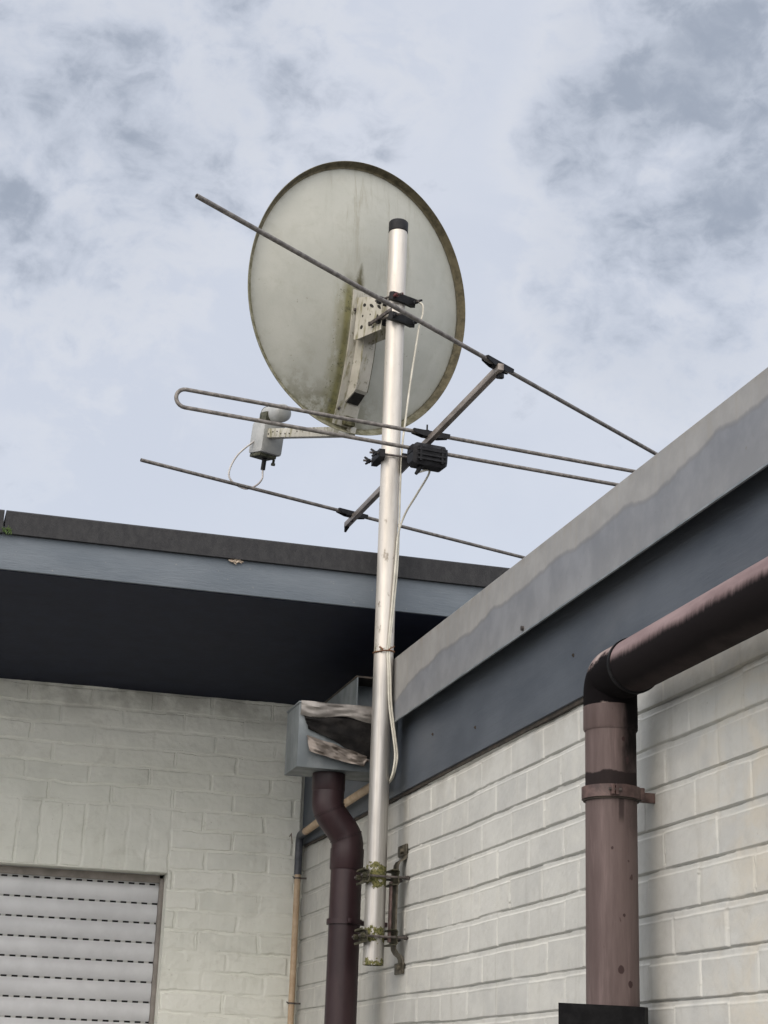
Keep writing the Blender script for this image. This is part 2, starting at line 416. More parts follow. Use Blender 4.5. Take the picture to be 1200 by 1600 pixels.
def finish(me, smooth):
    if smooth is not None:
        me.polygons.foreach_set('use_smooth', [True] * len(me.polygons)); me.set_sharp_from_angle(angle=math.radians(smooth))
    me.update()
def origin(parent):
    o = Vector((0, 0, 0))
    while parent is not None:
        o += parent.location; parent = parent.parent
    return o
def rooted(parent):
    while parent.parent is not None: parent = parent.parent
    return parent
def part(name, mb, mat, parent=None, smooth=35, local=False):
    me = bpy.data.meshes.new(name)
    vs = np.array(mb.v, float)
    if parent is not None and not local: vs = vs - np.array(origin(parent))
    me.from_pydata(vs.tolist(), [], mb.f); me.materials.append(MT[mat])
    bm = bmesh.new(); bm.from_mesh(me); bmesh.ops.recalc_face_normals(bm, faces=bm.faces[:]); bm.to_mesh(me); bm.free()
    finish(me, smooth)
    o = bpy.data.objects.new(name, me); COL.objects.link(o); o.parent = parent
    return o
def thing(name, label, cat, loc=(0, 0, 0), group=None):
    o = bpy.data.objects.new(name, None); COL.objects.link(o); o.location = loc; o.empty_display_size = .05
    o['label'] = label; o['category'] = cat
    if group: o['group'] = group
    return o
def tag(o, label, cat, group=None):
    o['label'] = label; o['category'] = cat
    if group: o['group'] = group
    return o
def structure(name, mb, mat):
    o = part(name, mb, mat); o['kind'] = 'structure'; return o

# ------------------------------------------------------------------ painted brickwork relief
rng = np.random.default_rng(11)
def vnoise(x, y, cell, seed):
    r = np.random.default_rng(seed); T = r.random((256, 256))
    u = x / cell; w = y / cell; i = np.floor(u).astype(int); j = np.floor(w).astype(int); a = u - i; b = w - j
    a = a*a*(3-2*a); b = b*b*(3-2*b); g = lambda p, q: T[p % 256, q % 256]
    return (g(i, j)*(1-a)*(1-b) + g(i+1, j)*a*(1-b) + g(i, j+1)*(1-a)*b + g(i+1, j+1)*a*b)
JOINT_LIT = []; TONE = []; TONE_L = []
def hsh(i, j, seed):
    T = np.random.default_rng(seed).random((512, 512)); return T[np.mod(i, 512), np.mod(j, 512)]
def sst(x, a, b):
    t = np.clip((x - a) / (b - a), 0, 1); return t*t*(3 - 2*t)
def relief_right(y, z):
    P, L = .0834, .2290
    z = z + (vnoise(y, z*0, .5, 1) - .5) * .005 + (vnoise(y, z*0 + np.floor(z / .09), .07, 2) - .5) * .0014
    k = np.floor((z - 1.968) / P).astype(int); fz = (z - 1.968) - k * P
    off = np.where(k % 2 == 0, 3.030, 2.9155) + (hsh(k, k*0, 3) - .5) * .035
    yy = y + (vnoise(y*0 + k*3.7, z, .03, 4) - .5) * .004
    i = np.floor((yy - off) / L).astype(int); fy = (yy - off) - i * L
    mort, head = .0150, .0075
    top = P - mort + (hsh(i, k, 5) - .5) * .005
    d0 = fz - (hsh(i, k, 6) - .5) * .003; dtop = top - fz
    dy = np.minimum(fy - head/2, L - head/2 - fy)
    hb = .0085 + hsh(i, k, 7) * .0022
    face = hb + (fy - L/2) * (hsh(i, k, 8) - .5) * .008 + (fz - P/2) * (hsh(i, k, 9) - .5) * .012
    # bed joint: thin deep groove right under the brick above, mortar smeared flush to the brick below
    gap = P - fz
    gv = .15 + .85 * sst(vnoise(y, z*0 + k*.31, .11, 12) + vnoise(y, z*0 + k*.17, .03, 13) * .5, .25, .8)
    bed = hb - .0022 - .0016 * sst(vnoise(y, z, .25, 18), .3, .7) + (vnoise(y, z, .02, 19) - .5) * .0016
    bed = bed - gv * .0062 * sst(gap, .0044, .0018)
    inz = sst(d0, -.0006, .0014) * sst(dtop, -.0015, .0015)
    h = bed + (face - bed) * inz
    lip = np.exp(-((dtop) / .0022) ** 2) * .0012 * (.3 + hsh(i + 7, k, 20))
    jd = hsh(i + 40, k, 10)
    vj = np.exp(-((dy + .0022) / .0026) ** 2) * inz
    h = h + lip + vj * np.where(jd > .35, .0016, -.0030) - sst(dy, .0035, .0015) * sst(dy, -.0035, -.001) * .0016 * inz
    TONE.append(hsh(i + 11, k, 61) * .6 + vnoise(y, z, .035, 62) * .4)
    JOINT_LIT.append(np.clip(vj * (.35 + .65 * jd) + np.exp(-((dtop + .0006) / .0022) ** 2) * .8 * sst(vnoise(y, z, .08, 41), .3, .6), 0, 1))  # mask for mortar ridges and top lips that take the painted edge light
    return h + (vnoise(y, z, .012, 16) - .5) * .0006 + (vnoise(y, z, .05, 17) - .5) * .0010
def relief_left(x, z):
    P, L = .0722, .2290
    zz = z + (vnoise(x, z, .22, 21) - .5) * .012 + (vnoise(x, z, .05, 22) - .5) * .006 + (vnoise(x, z, .018, 26) - .5) * .003
    xx = x + (vnoise(x, z, .2, 23) - .5) * .012 + (vnoise(x, z, .04, 24) - .5) * .006 + (vnoise(x, z, .016, 27) - .5) * .003
    k = np.floor((zz - 2.583) / P).astype(int); fz = (zz - 2.583) - k * P
    off = np.where(k % 2 == 0, -.721, -.609) + (hsh(k, k*0, 25) - .5) * .05
    i = np.floor((xx - off) / L).astype(int); fx = (xx - off) - i * L
    dbed = np.minimum(fz, P - .010 - fz); d = np.minimum(dbed, np.minimum(fx - .003, L - .008 - fx))
    # upright lintel course above the window
    Ls = .0795; i2 = np.floor((xx + .505) / Ls).astype(int); fx2 = (xx + .505) - i2 * Ls
    d2 = np.minimum(np.minimum(fx2, Ls - .010 - fx2), np.minimum(zz - 2.346, 2.572 - zz))
    sold = (x < -.508) & (zz > 2.335) & (zz < 2.583)
    i = np.where(sold, i2 + 90, i); k = np.where(sold, 77, k)
    # each brick edge has its own sharpness: thick paint fills most joints
    vn = vnoise(x, z, .17, 30) * .7 + vnoise(x, z, .06, 31) * .5
    def edge(dd, gain):
        vis = sst(vn + gain, .44, .92); w = .0012 + (1 - vis) * .009
        e = np.clip((dd + w * .5) / w, 0, 1); e = e*e*(3-2*e); return 1 - (1 - e) * (.2 + .8 * vis), vis
    dv = np.minimum(fx - .003, L - .008 - fx)
    e1, v1 = edge(dbed, .17); e2, v2 = edge(dv, .0); e3, v3 = edge(d2, -.10)
    e = np.where(sold, e3, np.minimum(e1, e2)); vis = np.where(sold, v3, v1)
    TONE_L.append(hsh(i + 11, k, 63) * .6 + vnoise(x, z, .04, 64) * .4)
    amp = .0058 + hsh(i, k, 32) * .0014
    h = e * amp + hsh(i, k, 33) * .0016
    ed = np.where(sold, d2, np.where(dbed < dv, dbed, dv))
    gr = sst(vnoise(x, z, .10, 37) + vnoise(x, z, .03, 38) * .6, .72, 1.0)
    h = h - .0052 * np.exp(-((ed + .0012) / .0019) ** 2) * gr * np.where(sold, .35, np.where(dbed < dv, 1.0, .8))
    return h + (vnoise(x, z, .014, 34) - .5) * .0016 + (vnoise(x, z, .045, 35) - .5) * .003 + (vnoise(x, z, .13, 36) - .5) * .004
def grid_mesh(A, B, H, place, keep=None):
    na, nb = len(A), len(B); a, b = np.meshgrid(A, B, indexing='ij'); h = H(a, b)
    co = place(a, b, h).reshape(-1, 3); idx = np.arange(na * nb).reshape(na, nb)
    q = np.stack([idx[:-1, :-1], idx[1:, :-1], idx[1:, 1:], idx[:-1, 1:]], -1)
    if keep is not None:
        am = (a[:-1, :-1] + a[1:, 1:]) / 2; bm_ = (b[:-1, :-1] + b[1:, 1:]) / 2; q = q[keep(am, bm_)]
    return co, q.reshape(-1, 4)
def grid_object(name, sets, mat, parent):
    V_ = []; F_ = []; o = 0
    for co, q in sets: V_.append(co); F_.append(q + o); o += len(co)
    co = np.concatenate(V_) - np.array(origin(parent)); q = np.concatenate(F_)
    me = bpy.data.meshes.new(name); me.vertices.add(len(co)); me.vertices.foreach_set('co', co.ravel())
    me.loops.add(q.size); me.loops.foreach_set('vertex_index', q.ravel().astype(np.int32))
    me.polygons.add(len(q)); me.polygons.foreach_set('loop_start', np.arange(0, q.size, 4, dtype=np.int32))
    me.polygons.foreach_set('loop_total', np.full(len(q), 4, np.int32)); me.update(calc_edges=True); me.validate()
    me.materials.append(MT[mat]); me.polygons.foreach_set('use_smooth', [True] * len(me.polygons)); me.update()
    ob = bpy.data.objects.new(name, me); COL.objects.link(ob); ob.parent = parent; return ob
def steps(a, b, s): return list(np.linspace(a, b, max(2, int(round(abs(b - a) / s)) + 1)))

# ------------------------------------------------------------------ ground
structure('ground', MB().box((-80, -80, -.2), (80, 80, 0)), 'paving')

# ------------------------------------------------------------------ right wing
XB, XC, YC = -.012, -.060, 6.37
wing = thing('brick_house', 'low white painted brick wing with slate board and stained zinc roof edge beside the pipes', 'house', (0, 3.2, 0))
Yv = np.array(steps(-2.2, 1.9, .05)[:-1] + steps(1.9, 3.9, .0028)[:-1] + steps(3.9, 6.40, .004))
Zv = np.array(steps(0, 1.6, .03)[:-1] + steps(1.6, 1.72, .01)[:-1] + steps(1.72, 2.49, .0016))
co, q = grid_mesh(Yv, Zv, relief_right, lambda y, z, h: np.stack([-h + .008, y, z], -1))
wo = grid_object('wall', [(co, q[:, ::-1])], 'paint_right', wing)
at_ = wo.data.attributes.new('tone', 'FLOAT', 'POINT'); at_.data.foreach_set('value', TONE[0].ravel().astype(np.float32))
at_ = wo.data.attributes.new('joint', 'FLOAT', 'POINT'); at_.data.foreach_set('value', JOINT_LIT[0].ravel().astype(np.float32))
part('wall_core', MB().box((.02, -2.2, 0), (.25, 6.39, 2.80)), 'paint_right', wing)
bd = MB().box((XB, -2.2, 2.480), (.019, 6.385, 2.80), .004)
part('fascia_board', bd, 'board', wing)
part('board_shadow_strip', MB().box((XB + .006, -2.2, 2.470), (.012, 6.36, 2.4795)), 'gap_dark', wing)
# coping: tapered sheet with a folded drip lip
def cop(y): # top and bottom edge heights
    t = (y - 2.576) / (5.023 - 2.576); return 2.875 + .012 * t, 2.688 - .010 * t
cm = MB(); y0, y1 = -2.2, 5.045
for (ya, yb) in ((y0, 1.2), (1.203, y1)):
    prof = lambda y: [(XC, cop(y)[1]), (XC, cop(y)[0] - .004), (XC + .004, cop(y)[0]), (.35, cop(y)[0] - .03), (.35, cop(y)[0] - .036), (XC + .006, cop(y)[0] - .006), (XC + .002, cop(y)[0] - .009), (XC + .002, cop(y)[1])]
    A = [(p[0], ya, p[1]) for p in prof(ya)]; B = [(p[0], yb, p[1]) for p in prof(yb)]; m = len(A)
    cm.add(A + B, [(i, (i+1) % m, m + (i+1) % m, m + i) for i in range(m)] + [tuple(range(m)), tuple(range(m, 2*m))])
cp = part('roof_coping', cm, 'zinc_coping', wing, 20)
lip = MB(); ya, yb = y0, y1
lip.add([(XC - .003, ya, cop(ya)[1]), (XC - .003, yb, cop(yb)[1]), (XC - .0006, yb, cop(yb)[1] + .006), (XC - .0006, ya, cop(ya)[1] + .006), (XC - .0006, ya, cop(ya)[1] - .001), (XC - .0006, yb, cop(yb)[1] - .001)],
        [(0, 1, 2, 3), (0, 4, 5, 1), (0, 3, 4), (1, 5, 2)])
part('drip_edge', lip, 'zinc_box', cp)
for (yy, zz) in ((3.83, 2.697),):
    part('screw', MB().tube([(XC + .001, yy, zz), (XC - .006, yy, zz)], .006, 10), 'bolt', cp)
part('roof', MB().box((.0195, -2.2, 2.8005), (6, 6.36, 2.845)), 'bitumen', wing)
# chips and nail marks on the board
for (yy, zz) in ((3.62, 2.585), (4.33, 2.548), (4.72, 2.60)):
    part('nail_head', MB().tube([(XB + .002, yy, zz), (XB - .0035, yy, zz + .004)], [.0045, .003], 7), 'gap_dark', wing)
# open spout at the far end of the coping
sp = MB().box((-.127, 5.185, 2.755), (-.123, 6.0, 2.860)).box((-.1225, 5.30, 2.755), (XB - .002, 5.304, 2.86)).box((-.1225, 5.195, 2.755), (XB - .002, 6.0, 2.759))
part('roof_spout', sp, 'zinc_box', wing)
part('spout_lid', MB().box((-.129, 5.187, 2.8602), (-.02, 6.0, 2.866)), 'gap_dark', wing)

# ------------------------------------------------------------------ left wing
hs = thing('brick_house', 'white painted brick wing behind, with a shuttered window under a deep dark eave', 'house', (-1.5, 7.2, 0))
XW, ZW = -.510, 2.345
xf = steps(-1.75, -1.2, .004)[:-1] + steps(-1.2, XW, .0022); xf2 = steps(XW, -.026, .0022)
Xv = np.array(steps(-6, -1.75, .08)[:-1] + xf[:-1] + xf2)
Zf = np.array(steps(0, 1.7, .05)[:-1] + steps(1.7, ZW, .003)[:-1] + steps(ZW, 3.03, .0018))
co, q = grid_mesh(Xv, Zf, relief_left, lambda x, z, h: np.stack([x, YC - h + .006, z], -1), lambda x, z: ~((x < XW) & (x > -1.98) & (z < ZW) & (z > 1.0)))
wo = grid_object('wall', [(co, q)], 'paint_left', hs)
at_ = wo.data.attributes.new('tone', 'FLOAT', 'POINT'); at_.data.foreach_set('value', TONE_L[0].ravel().astype(np.float32))
rv = MB().box((XW, YC + .0045, 1.0), (-.026, YC + .25, 3.03)).box((-.0255, YC + .022, 0), (.26, YC + .25, 2.845)).box((-6, YC + .0045, ZW + .001), (XW - .001, YC + .25, 3.03)).box((-6, YC + .0045, 0), (-1.98, YC + .25, ZW)).box((-1.979, YC + .0045, 0), (-.026, YC + .25, .999))
part('wall_core', rv, 'paint_left', hs)
# window with its roller shutter
win = part('window', MB().box((-1.979, YC + .20, 1.0), (XW, YC + .215, ZW)), 'hole', hs)
sl = MB(); lks = []; zt = 2.3101; pitch = .0700; xs0, xs1 = -1.96, -.527; ys = YC + .10
z = zt - .0085; kk = 0
zc = zt + .0742
while zc > 1.02:
    topz = zc - .0068; bot = zc - pitch
    pr = []
    for i in range(9):
        t = i / 8; pr.append((ys - .0105 * math.sin(math.pi * t) ** .7, bot + (topz - bot) * t))
    pr += [(ys + .006, topz), (ys + .006, bot)]
    sl.prism(pr, 'x', xs0, xs1)
    lks.append((topz, kk))
    zc -= pitch; kk += 1
shut = part('roller_shutter', sl, 'shutter', win, 40)
for (tz, kk) in lks[:13]:
    part('link_strip', MB().box((xs0, ys + .0005, tz - .003), (xs1, ys + .004, tz + .009)), 'shutter_link', shut)
part('shutter_backing', MB().box((xs0, ys + .008, 1.0), (xs1, ys + .012, ZW - .002)), 'hole', win)
part('guide_rail', MB().box((-.5262, ys - .022, 1.0), (XW - .0006, ys + .02, ZW - .012), .002), 'rail', win)
part('top_rail', MB().box((-1.96, ys - .014, ZW - .0285), (-.5268, ys + .006, ZW - .0015), .002), 'rail', win)
part('window_sill', MB().box((-2.02, YC - .06, .955), (-.47, YC + .10, .998), .004), 'concrete_dark', win)
# eave: soffit, fascia board, concrete edge
YF = 5.09
sf = MB()
def soff(y): return 3.0665 + (y - YF) * (3.012 - 3.0665) / (YC - YF)
def slab(ya, yb, th, dz=0): 
    return [(ya, soff(ya) + dz), (yb, soff(yb) + dz), (yb, soff(yb) + dz + th), (ya, soff(ya) + dz + th)]
sf.prism(slab(5.2565, YC + .3, .02), 'x', -6, 4.0)
so = part('soffit', sf, 'soffit', hs)
part('soffit_edge_board', MB().prism(slab(YF + .012, 5.2535, .02, -.003), 'x', -6, 4.0), 'soffit', hs)
part('fascia_board', MB().box((-6, YF, 3.0645), (4.0, YF + .0115, 3.20), .0025), 'fascia', hs)
ce = MB()
for xa, xb in ((-6, -3.2), (-3.197, -1.2765), (-1.2715, 1.9), (1.903, 4)):
    ce.prism([(YF - .016, 3.173), (YF - .016, 3.242), (YF - .010, 3.247), (YF + .30, 3.262), (YF + .30, 3.180), (YF + .0117, 3.173)], 'x', xa, xb)
part('roof_edge', ce, 'concrete_dark', hs)
part('roof', MB().box((-6, YF + .301, 3.20), (4, 10, 3.255)), 'bitumen', hs)
part('side_wall', MB().box((-.0255, YC + .02, 2.846), (4, YC + .26, 3.0), .003), 'paint_left', hs)
# sprig of moss and a bit of nest at the eave
g = MB()
for k in range(26):
    a = random.uniform(0, 6.28); l = random.uniform(.006, .017); x0 = -1.262 + random.uniform(-.012, .012)
    p = Vector((x0, YF - .018, 3.179 + random.uniform(-.004, .006)))
    g.tube([p, p + Vector((math.cos(a) * l * .6, -l * .6, math.sin(a) * l))], [.0018, .0006], 5)
tag(part('moss_tuft', g, 'green'), 'tiny green moss tuft growing in the joint of the dark roof edge', 'moss')
g = MB()
for k in range(22):
    p = Vector((-.565 + random.uniform(-.018, .018), YF - .006 + random.uniform(-.004, .0), 3.1705 + random.uniform(-.004, .003)))
    a = random.uniform(-.6, .6); l = random.uniform(.008, .02)
    g.tube([p, p + Vector((math.cos(a) * l, -.003, math.sin(a) * l))], .0016, 5)
tag(part('nest_debris', g, 'nest'), 'scrap of pale nest straw stuck under the dark roof edge', 'nest')

# ------------------------------------------------------------------ rainwater hopper
hp = thing('rain_hopper', 'galvanised box hopper with torn lead flap and black tar, under the eave corner', 'hopper', (-.2, 5.19, 2.545))
hx0, hx1, hy0, hy1, hz0, hz1 = -.328, XB - .003, 5.10, 5.275, 2.545, 2.742
bx = MB()
for lo, hi in (((hx0, hy0, hz0), (hx1, hy0 + .003, hz1)), ((hx0 - .0002, hy0 + .0032, hz0), (hx0 + .003, hy1, hz1)), ((hx0 + .0032, hy1 - .003, hz0), (hx1, hy1 + .0002, hz1)), ((hx0 + .004, hy0 + .004, hz0 + .001), (hx1, hy1 - .004, hz0 + .004))):
    bx.box(lo, hi, .0008)
# taper: bottom edges a touch proud to the left like the folded sheet
part('box', bx, 'zinc_box', hp)
part('rim_fold', MB().box((hx0 - .003, hy0 - .003, hz1 + .0005), (hx1, hy0 + .012, hz1 + .006), .001).box((hx0 - .003, hy0 + .0125, hz1 + .0005), (hx0 + .012, hy1, hz1 + .006), .001), 'zinc_box', hp)
def sheet(name, grid, mat, th=.002, amp=.004, seed=1):
    # grid: function (u,v)->(x,z,dy); crumpled sheet in front of the box
    nu, nv = 26, 12; r = random.Random(seed); vs = []; fs = []
    U = np.linspace(0, 1, nu); W = np.linspace(0, 1, nv); uu, ww = np.meshgrid(U, W, indexing='ij')
    nz = (vnoise(uu * 1.0, ww * 1.0, .16, seed) - .5) * amp * 2 + (vnoise(uu, ww, .07, seed + 1) - .5) * amp
    for i in range(nu):
        for j in range(nv):
            x, z, dy = grid(U[i], W[j]); vs.append((x, hy0 - .004 - dy + nz[i, j], z))
    for i in range(nu): 
        for j in range(nv):
            x, y, z = vs[i * nv + j]; vs.append((x, y + th, z))
    N = nu * nv
    for i in range(nu - 1):
        for j in range(nv - 1):
            a = i * nv + j; fs.append((a, a + nv, a + nv + 1, a + 1)); fs.append((N + a, N + a + 1, N + a + nv + 1, N + a + nv))
    edge = [i * nv for i in range(nu)] + [(nu - 1) * nv + j for j in range(1, nv)] + [i * nv + nv - 1 for i in range(nu - 2, -1, -1)] + [j for j in range(nv - 2, 0, -1)]
    for a, b in zip(edge, edge[1:] + edge[:1]): fs.append((a, b, N + b, N + a))
    return part(name, MB().add(vs, fs), mat, hp, 60)
def g_top(u, v):
    x = -.326 + .262 * u; return x, 2.748 - .006 * (1 - u) * 0 - v * (.043 + .006 * math.sin(u * 9) + .004 * u) - .006 * u * 0, .006 + .012 * v * (1 - v) * 2
sheet('lead_top_flap', g_top, 'lead', .0025, .004, 3)
def g_tar(u, v):
    x = -.318 + (.24) * u; zt_ = 2.712; zb_ = 2.662 - .040 * min(1, u * 2.0) - .045 * max(0, (u - .45) / .55)
    return x + .02 * v * (1 - u), zt_ + (zb_ - zt_) * v, .004 + .004 * math.sin(v * 3.1)
sheet('tar_patch', g_tar, 'tar', .003, .006, 8)
def g_low(u, v):
    x = -.303 + .19 * u + .006 * v; a = 2.643 - .050 * u; b = 2.590 - .036 * u - .003 * math.sin(u * 3.1)
    if u > .93: b += .018
    return x, a + (b - a) * v, .008 + .018 * v
sheet('lead_torn_flap', g_low, 'lead_brown', .0022, .006, 14)

# ------------------------------------------------------------------ jogged dark downpipe
dp = thing('downpipe', 'dark maroon downpipe with a double bend below the box hopper in the corner', 'downpipe', (-.135, 5.19, 0))
yd = 5.19; R = .0495
path = fillet([(-.204, yd, 2.5455), (-.204, yd, 2.436), (-.136, yd, 2.352), (-.136, yd, 2.29)], .07, 10)
part('bend', MB().tube(path, R, 32), 'pipe_dark', dp, 50)
part('pipe', MB().tube([(-.136, yd, 2.29), (-.136, yd, 0)], R - .0012, 32), 'pipe_dark', dp, 50)
part('socket', MB().tube([(-.136, yd, 2.318), (-.136, yd, 2.258), (-.136, yd, 2.254)], [R + .0025, R + .0025, R], 32), 'pipe_dark', dp, 50)
part('socket', MB().tube([(-.204, yd, 2.5445), (-.204, yd, 2.495), (-.204, yd, 2.491)], [R + .002, R + .002, R], 32), 'pipe_dark', dp, 50)
sm = MB()
for i in (7, 16):
    a = Vector(path[i]); b = Vector(path[i + 1]); t = (b - a).normalized(); sm.hollow(a - t * .002, a + t * .002, R + .0022, R - .002)
part('seam_ring', sm, 'pipe_dark', dp, 50)
cl = MB().hollow((-.136, yd, 2.090), (-.136, yd, 2.106), R + .005, R - .0005)
cl.box((-.142, yd - R - .020, 2.091), (-.130, yd - R - .003, 2.105), .002).box((-.136 + R, yd - .010, 2.090), (.004, yd + .010, 2.104), .002)
part('pipe_clip', cl, 'pipe_dark', dp, 40)

# ------------------------------------------------------------------ beige conduit in the corner
cd = thing('conduit', 'thin beige conduit with a dark sleeve climbing the inner corner beside the dark downpipe', 'conduit', (-.034, 6.33, 0))
part('pipe', MB().tube([(-.033, 6.328, 0), (-.0335, 6.328, 2.372)], .0115, 16), 'conduit', cd)
part('elbow_sleeve', MB().tube(fillet([(-.0335, 6.328, 2.365), (-.0335, 6.328, 2.508), (-.040, 6.20, 2.510)], .03, 8), .0145, 16), 'sleeve', cd, 60)
part('pipe', MB().tube([(-.040, 6.20, 2.508), (-.040, 5.793, 2.525), (-.040, 5.27, 2.535)], .0135, 16), 'conduit', cd)
for zz in (2.352, 1.905):
    k = MB().hollow((-.0333, 6.328, zz - .003), (-.0333, 6.328, zz + .003), .0145, .0115, 16).tube([(-.046, 6.322, zz), (-.054, 6.318, zz + .004)], .0022, 6)
    k.tube([(-.02, 6.322, zz), (.0, 6.316, zz)], .003, 8)
    part('pipe_clip', k, 'bolt', cd)
nl = MB().tube([(-.062, 6.372, 2.508), (-.064, 6.335, 2.515)], .0016, 6).tube([(-.064, 6.335, 2.518), (-.0585, 6.338, 2.478)], .0013, 6)
tag(part('nail', nl, 'rust'), 'bent rusty nail in the white wall left of the conduit elbow', 'nail')

# ------------------------------------------------------------------ brown soil pipe on the right
sp_ = thing('soil_pipe', 'thick faded brown pipe with sooty elbow fixed to the right wall', 'pipe', (-.099, 3.2, 0))
X0, Y0, RP = -.099, 3.2, .0525; ZH = 2.434
part('pipe', MB().tube([(X0, Y0, 1.70), (X0, Y0, 2.332)], RP - .001, 48), 'pipe_vert', sp_, 50)
part('socket', MB().tube([(X0, Y0, 2.322), (X0, Y0, 2.326), (X0, Y0, 2.372)], [RP, RP + .0026, RP + .0026], 48), 'pipe_vert', sp_, 50)
el = fillet([(X0, Y0, 2.366), (X0, Y0, ZH), (X0, 3.085, ZH)], .062, 14)
part('elbow', MB().tube(el, RP + .0022, 48), 'elbow', sp_, 50)
part('joint_ring', MB().hollow((X0, 3.083, ZH), (X0, 3.074, ZH), RP + .0042, RP - .003, 48), 'black_paint', sp_, 40)
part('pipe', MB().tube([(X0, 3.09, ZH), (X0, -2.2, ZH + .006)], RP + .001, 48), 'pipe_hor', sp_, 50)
cb = MB().hollow((X0, Y0, 2.184), (X0, Y0, 2.208), RP + .0065, RP - .001, 48)
for s in (-1, 1):
    cb.box((X0 - .018 + s * .0045 - .0032, Y0 - RP - .013, 2.186), (X0 - .018 + s * .0045 + .0032, Y0 - RP - .002, 2.206), .001)
k = part('pipe_clip', cb, 'clip_brown', sp_, 40)
part('clip_foot', MB().box((X0 + RP - .004, Y0 - .030, 2.184), (X0 + RP + .008, Y0 - .016, 2.209), .002).box((X0 + RP - .002, Y0 + .002, 2.186), (.004, Y0 + .014, 2.206), .002), 'clip_brown', k)
part('clip_screw', MB().tube([(X0 - .030, Y0 - RP - .0085, 2.196), (X0 - .004, Y0 - RP - .0085, 2.196)], .0032, 10), 'bolt', k)
part('clip_lip', MB().hollow((X0, Y0, 2.1805), (X0, Y0, 2.1838), RP + .0035, RP - .001, 48), 'gap_dark', k)
bxm = MB().prism([(-.2325, 3.145), (-.075, 3.145), (-.055, 3.150), (-.042, 3.163), (-.036, 3.18), (-.034, 3.30), (-.150, 3.30), (-.182, 3.275)], 'z', 1.2, 1.786)
bo = part('pipe_box', bxm, 'black_paint', None, 30)
tag(bo, 'black plastic box around the foot of the thick brown pipe at the right wall', 'box')

# ------------------------------------------------------------------ mast and wall bracket
PX, PY, PR = -.0925, 5.0, .0305
ms = thing('antenna_mast', 'tall galvanised steel mast with black cap and mossy lower end', 'mast', (PX, PY, 1.963))
mm = MB().hollow((PX, PY, 1.963), (PX, PY, 4.372), PR, PR - .003, 48)
part('tube', mm, 'mast', ms, 50)
part('end_cap', MB().tube([(PX, PY, 4.352), (PX, PY, 4.354), (PX, PY, 4.388), (PX, PY, 4.392)], [PR + .0005, PR + .0022, PR + .0022, PR - .001], 40), 'rubber', ms, 40)
part('end_plug', MB().tube([(PX, PY, 1.975), (PX, PY, 1.979)], PR - .0032, 32), 'hole', ms)
# wall bracket
br = thing('wall_bracket', 'tarnished steel wall bracket with two clamps holding the mast foot', 'bracket', (-.02, 5.01, 2.12))
prof = [(-.004, 2.318), (-.004, 2.286), (-.007, 2.276), (-.024, 2.266), (-.029, 2.256), (-.030, 2.245), (-.0305, 2.10), (-.0305, 2.02), (-.029, 2.010), (-.022, 1.999), (-.012, 1.992), (-.007, 1.984), (-.005, 1.972), (-.005, 1.945)]
part('flat_bar', MB().ribbon(prof, 'y', 4.984, 5.030, .0045), 'steel_bracket', br, 30)
for za, zb in ((2.286, 2.320), (1.943, 1.976)):
    part('foot_plate', MB().box((-.0085, 4.982, za), (-.001, 5.070, zb), .003), 'steel_bracket', br)
for zz in (2.300, 1.962):
    part('screw', MB().tube([(-.008, 5.012, zz), (-.016, 5.012, zz), (-.018, 5.012, zz)], [.0085, .0085, .005], 12), 'steel_bracket', br)
for zz in (2.216, 2.043):
    c = MB()
    # saddle on the far left of the tube, C shaped channel
    xs = PX - PR - .004
    c.ribbon([(xs - .012, zz - .022), (xs - .015, zz - .018), (xs, zz - .017), (xs + .003, zz - .012), (xs + .003, zz + .012), (xs, zz + .017), (xs - .015, zz + .018), (xs - .012, zz + .022)], 'y', 4.958, 5.042, .0035)
    cl_ = part('clamp', c, 'steel_olive', br, 40)
    r = MB(); xr = PX + PR + .001
    r.ribbon([(xr + .006, zz - .021), (xr + .026, zz - .021), (xr + .029, zz - .016), (xr + .026, zz - .004), (xr + .026, zz + .004), (xr + .029, zz + .016), (xr + .026, zz + .021), (xr + .006, zz + .021)], 'y', 4.958, 5.042, .003)
    part('saddle', r, 'steel_olive', cl_, 40)
    for yy in (4.962, 5.038):
        part('bolt', MB().tube([(xs - .022, yy, zz), (.0, yy, zz)], .0038, 10).tube([(-.012, yy, zz), (-.003, yy, zz)], .0065, 6), 'bolt', cl_)
        part('nut', MB().tube([(xs - .017, yy, zz), (xs - .004, yy, zz)], .0085, 6), 'steel_olive', cl_)
    # guide rods between the clamps
for yy in (4.985, 5.0):
    part('guide_rod', MB().tube([(PX + PR + .014, yy, 2.03), (PX + PR + .014, yy, 2.205)], .0035, 8), 'clip_brown', br)

# ------------------------------------------------------------------ satellite dish (built in its own axes: x across, y towards the satellite, z up the dish)
az, ele = math.radians(-21.77), math.radians(9.68)
nv_ = Vector((math.sin(az)*math.cos(ele), math.cos(az)*math.cos(ele), math.sin(ele)))
rt_ = nv_.cross(Vector((0, 0, 1))).normalized(); up_ = rt_.cross(nv_)
dish = thing('satellite_dish', 'large grey satellite dish with mossy rim seen from behind, clamped to the mast', 'satellite dish', (-.148, 5.25, 4.215))
dish.rotation_euler = Matrix((rt_, nv_, up_)).transposed().to_euler()
DA, DB, DD, OX, OZ = .437, .4555, .085, -.015, -.008
def dback(x, z): return -DD * (1 - ((x - OX) / DA) ** 2 - ((z - OZ) / DB) ** 2)
vs = []; fs = []; NR, NA = 40, 128
for side, off in ((0, 0), (1, .003)):
    vs.append((OX, -DD + off, OZ))
    for i in range(1, NR + 1):
        for k in range(NA):
            t = i / NR; a = 2 * math.pi * k / NA; vs.append((OX + DA * t * math.cos(a), -DD * (1 - t*t) + off, OZ + DB * t * math.sin(a)))
S = 1 + NR * NA
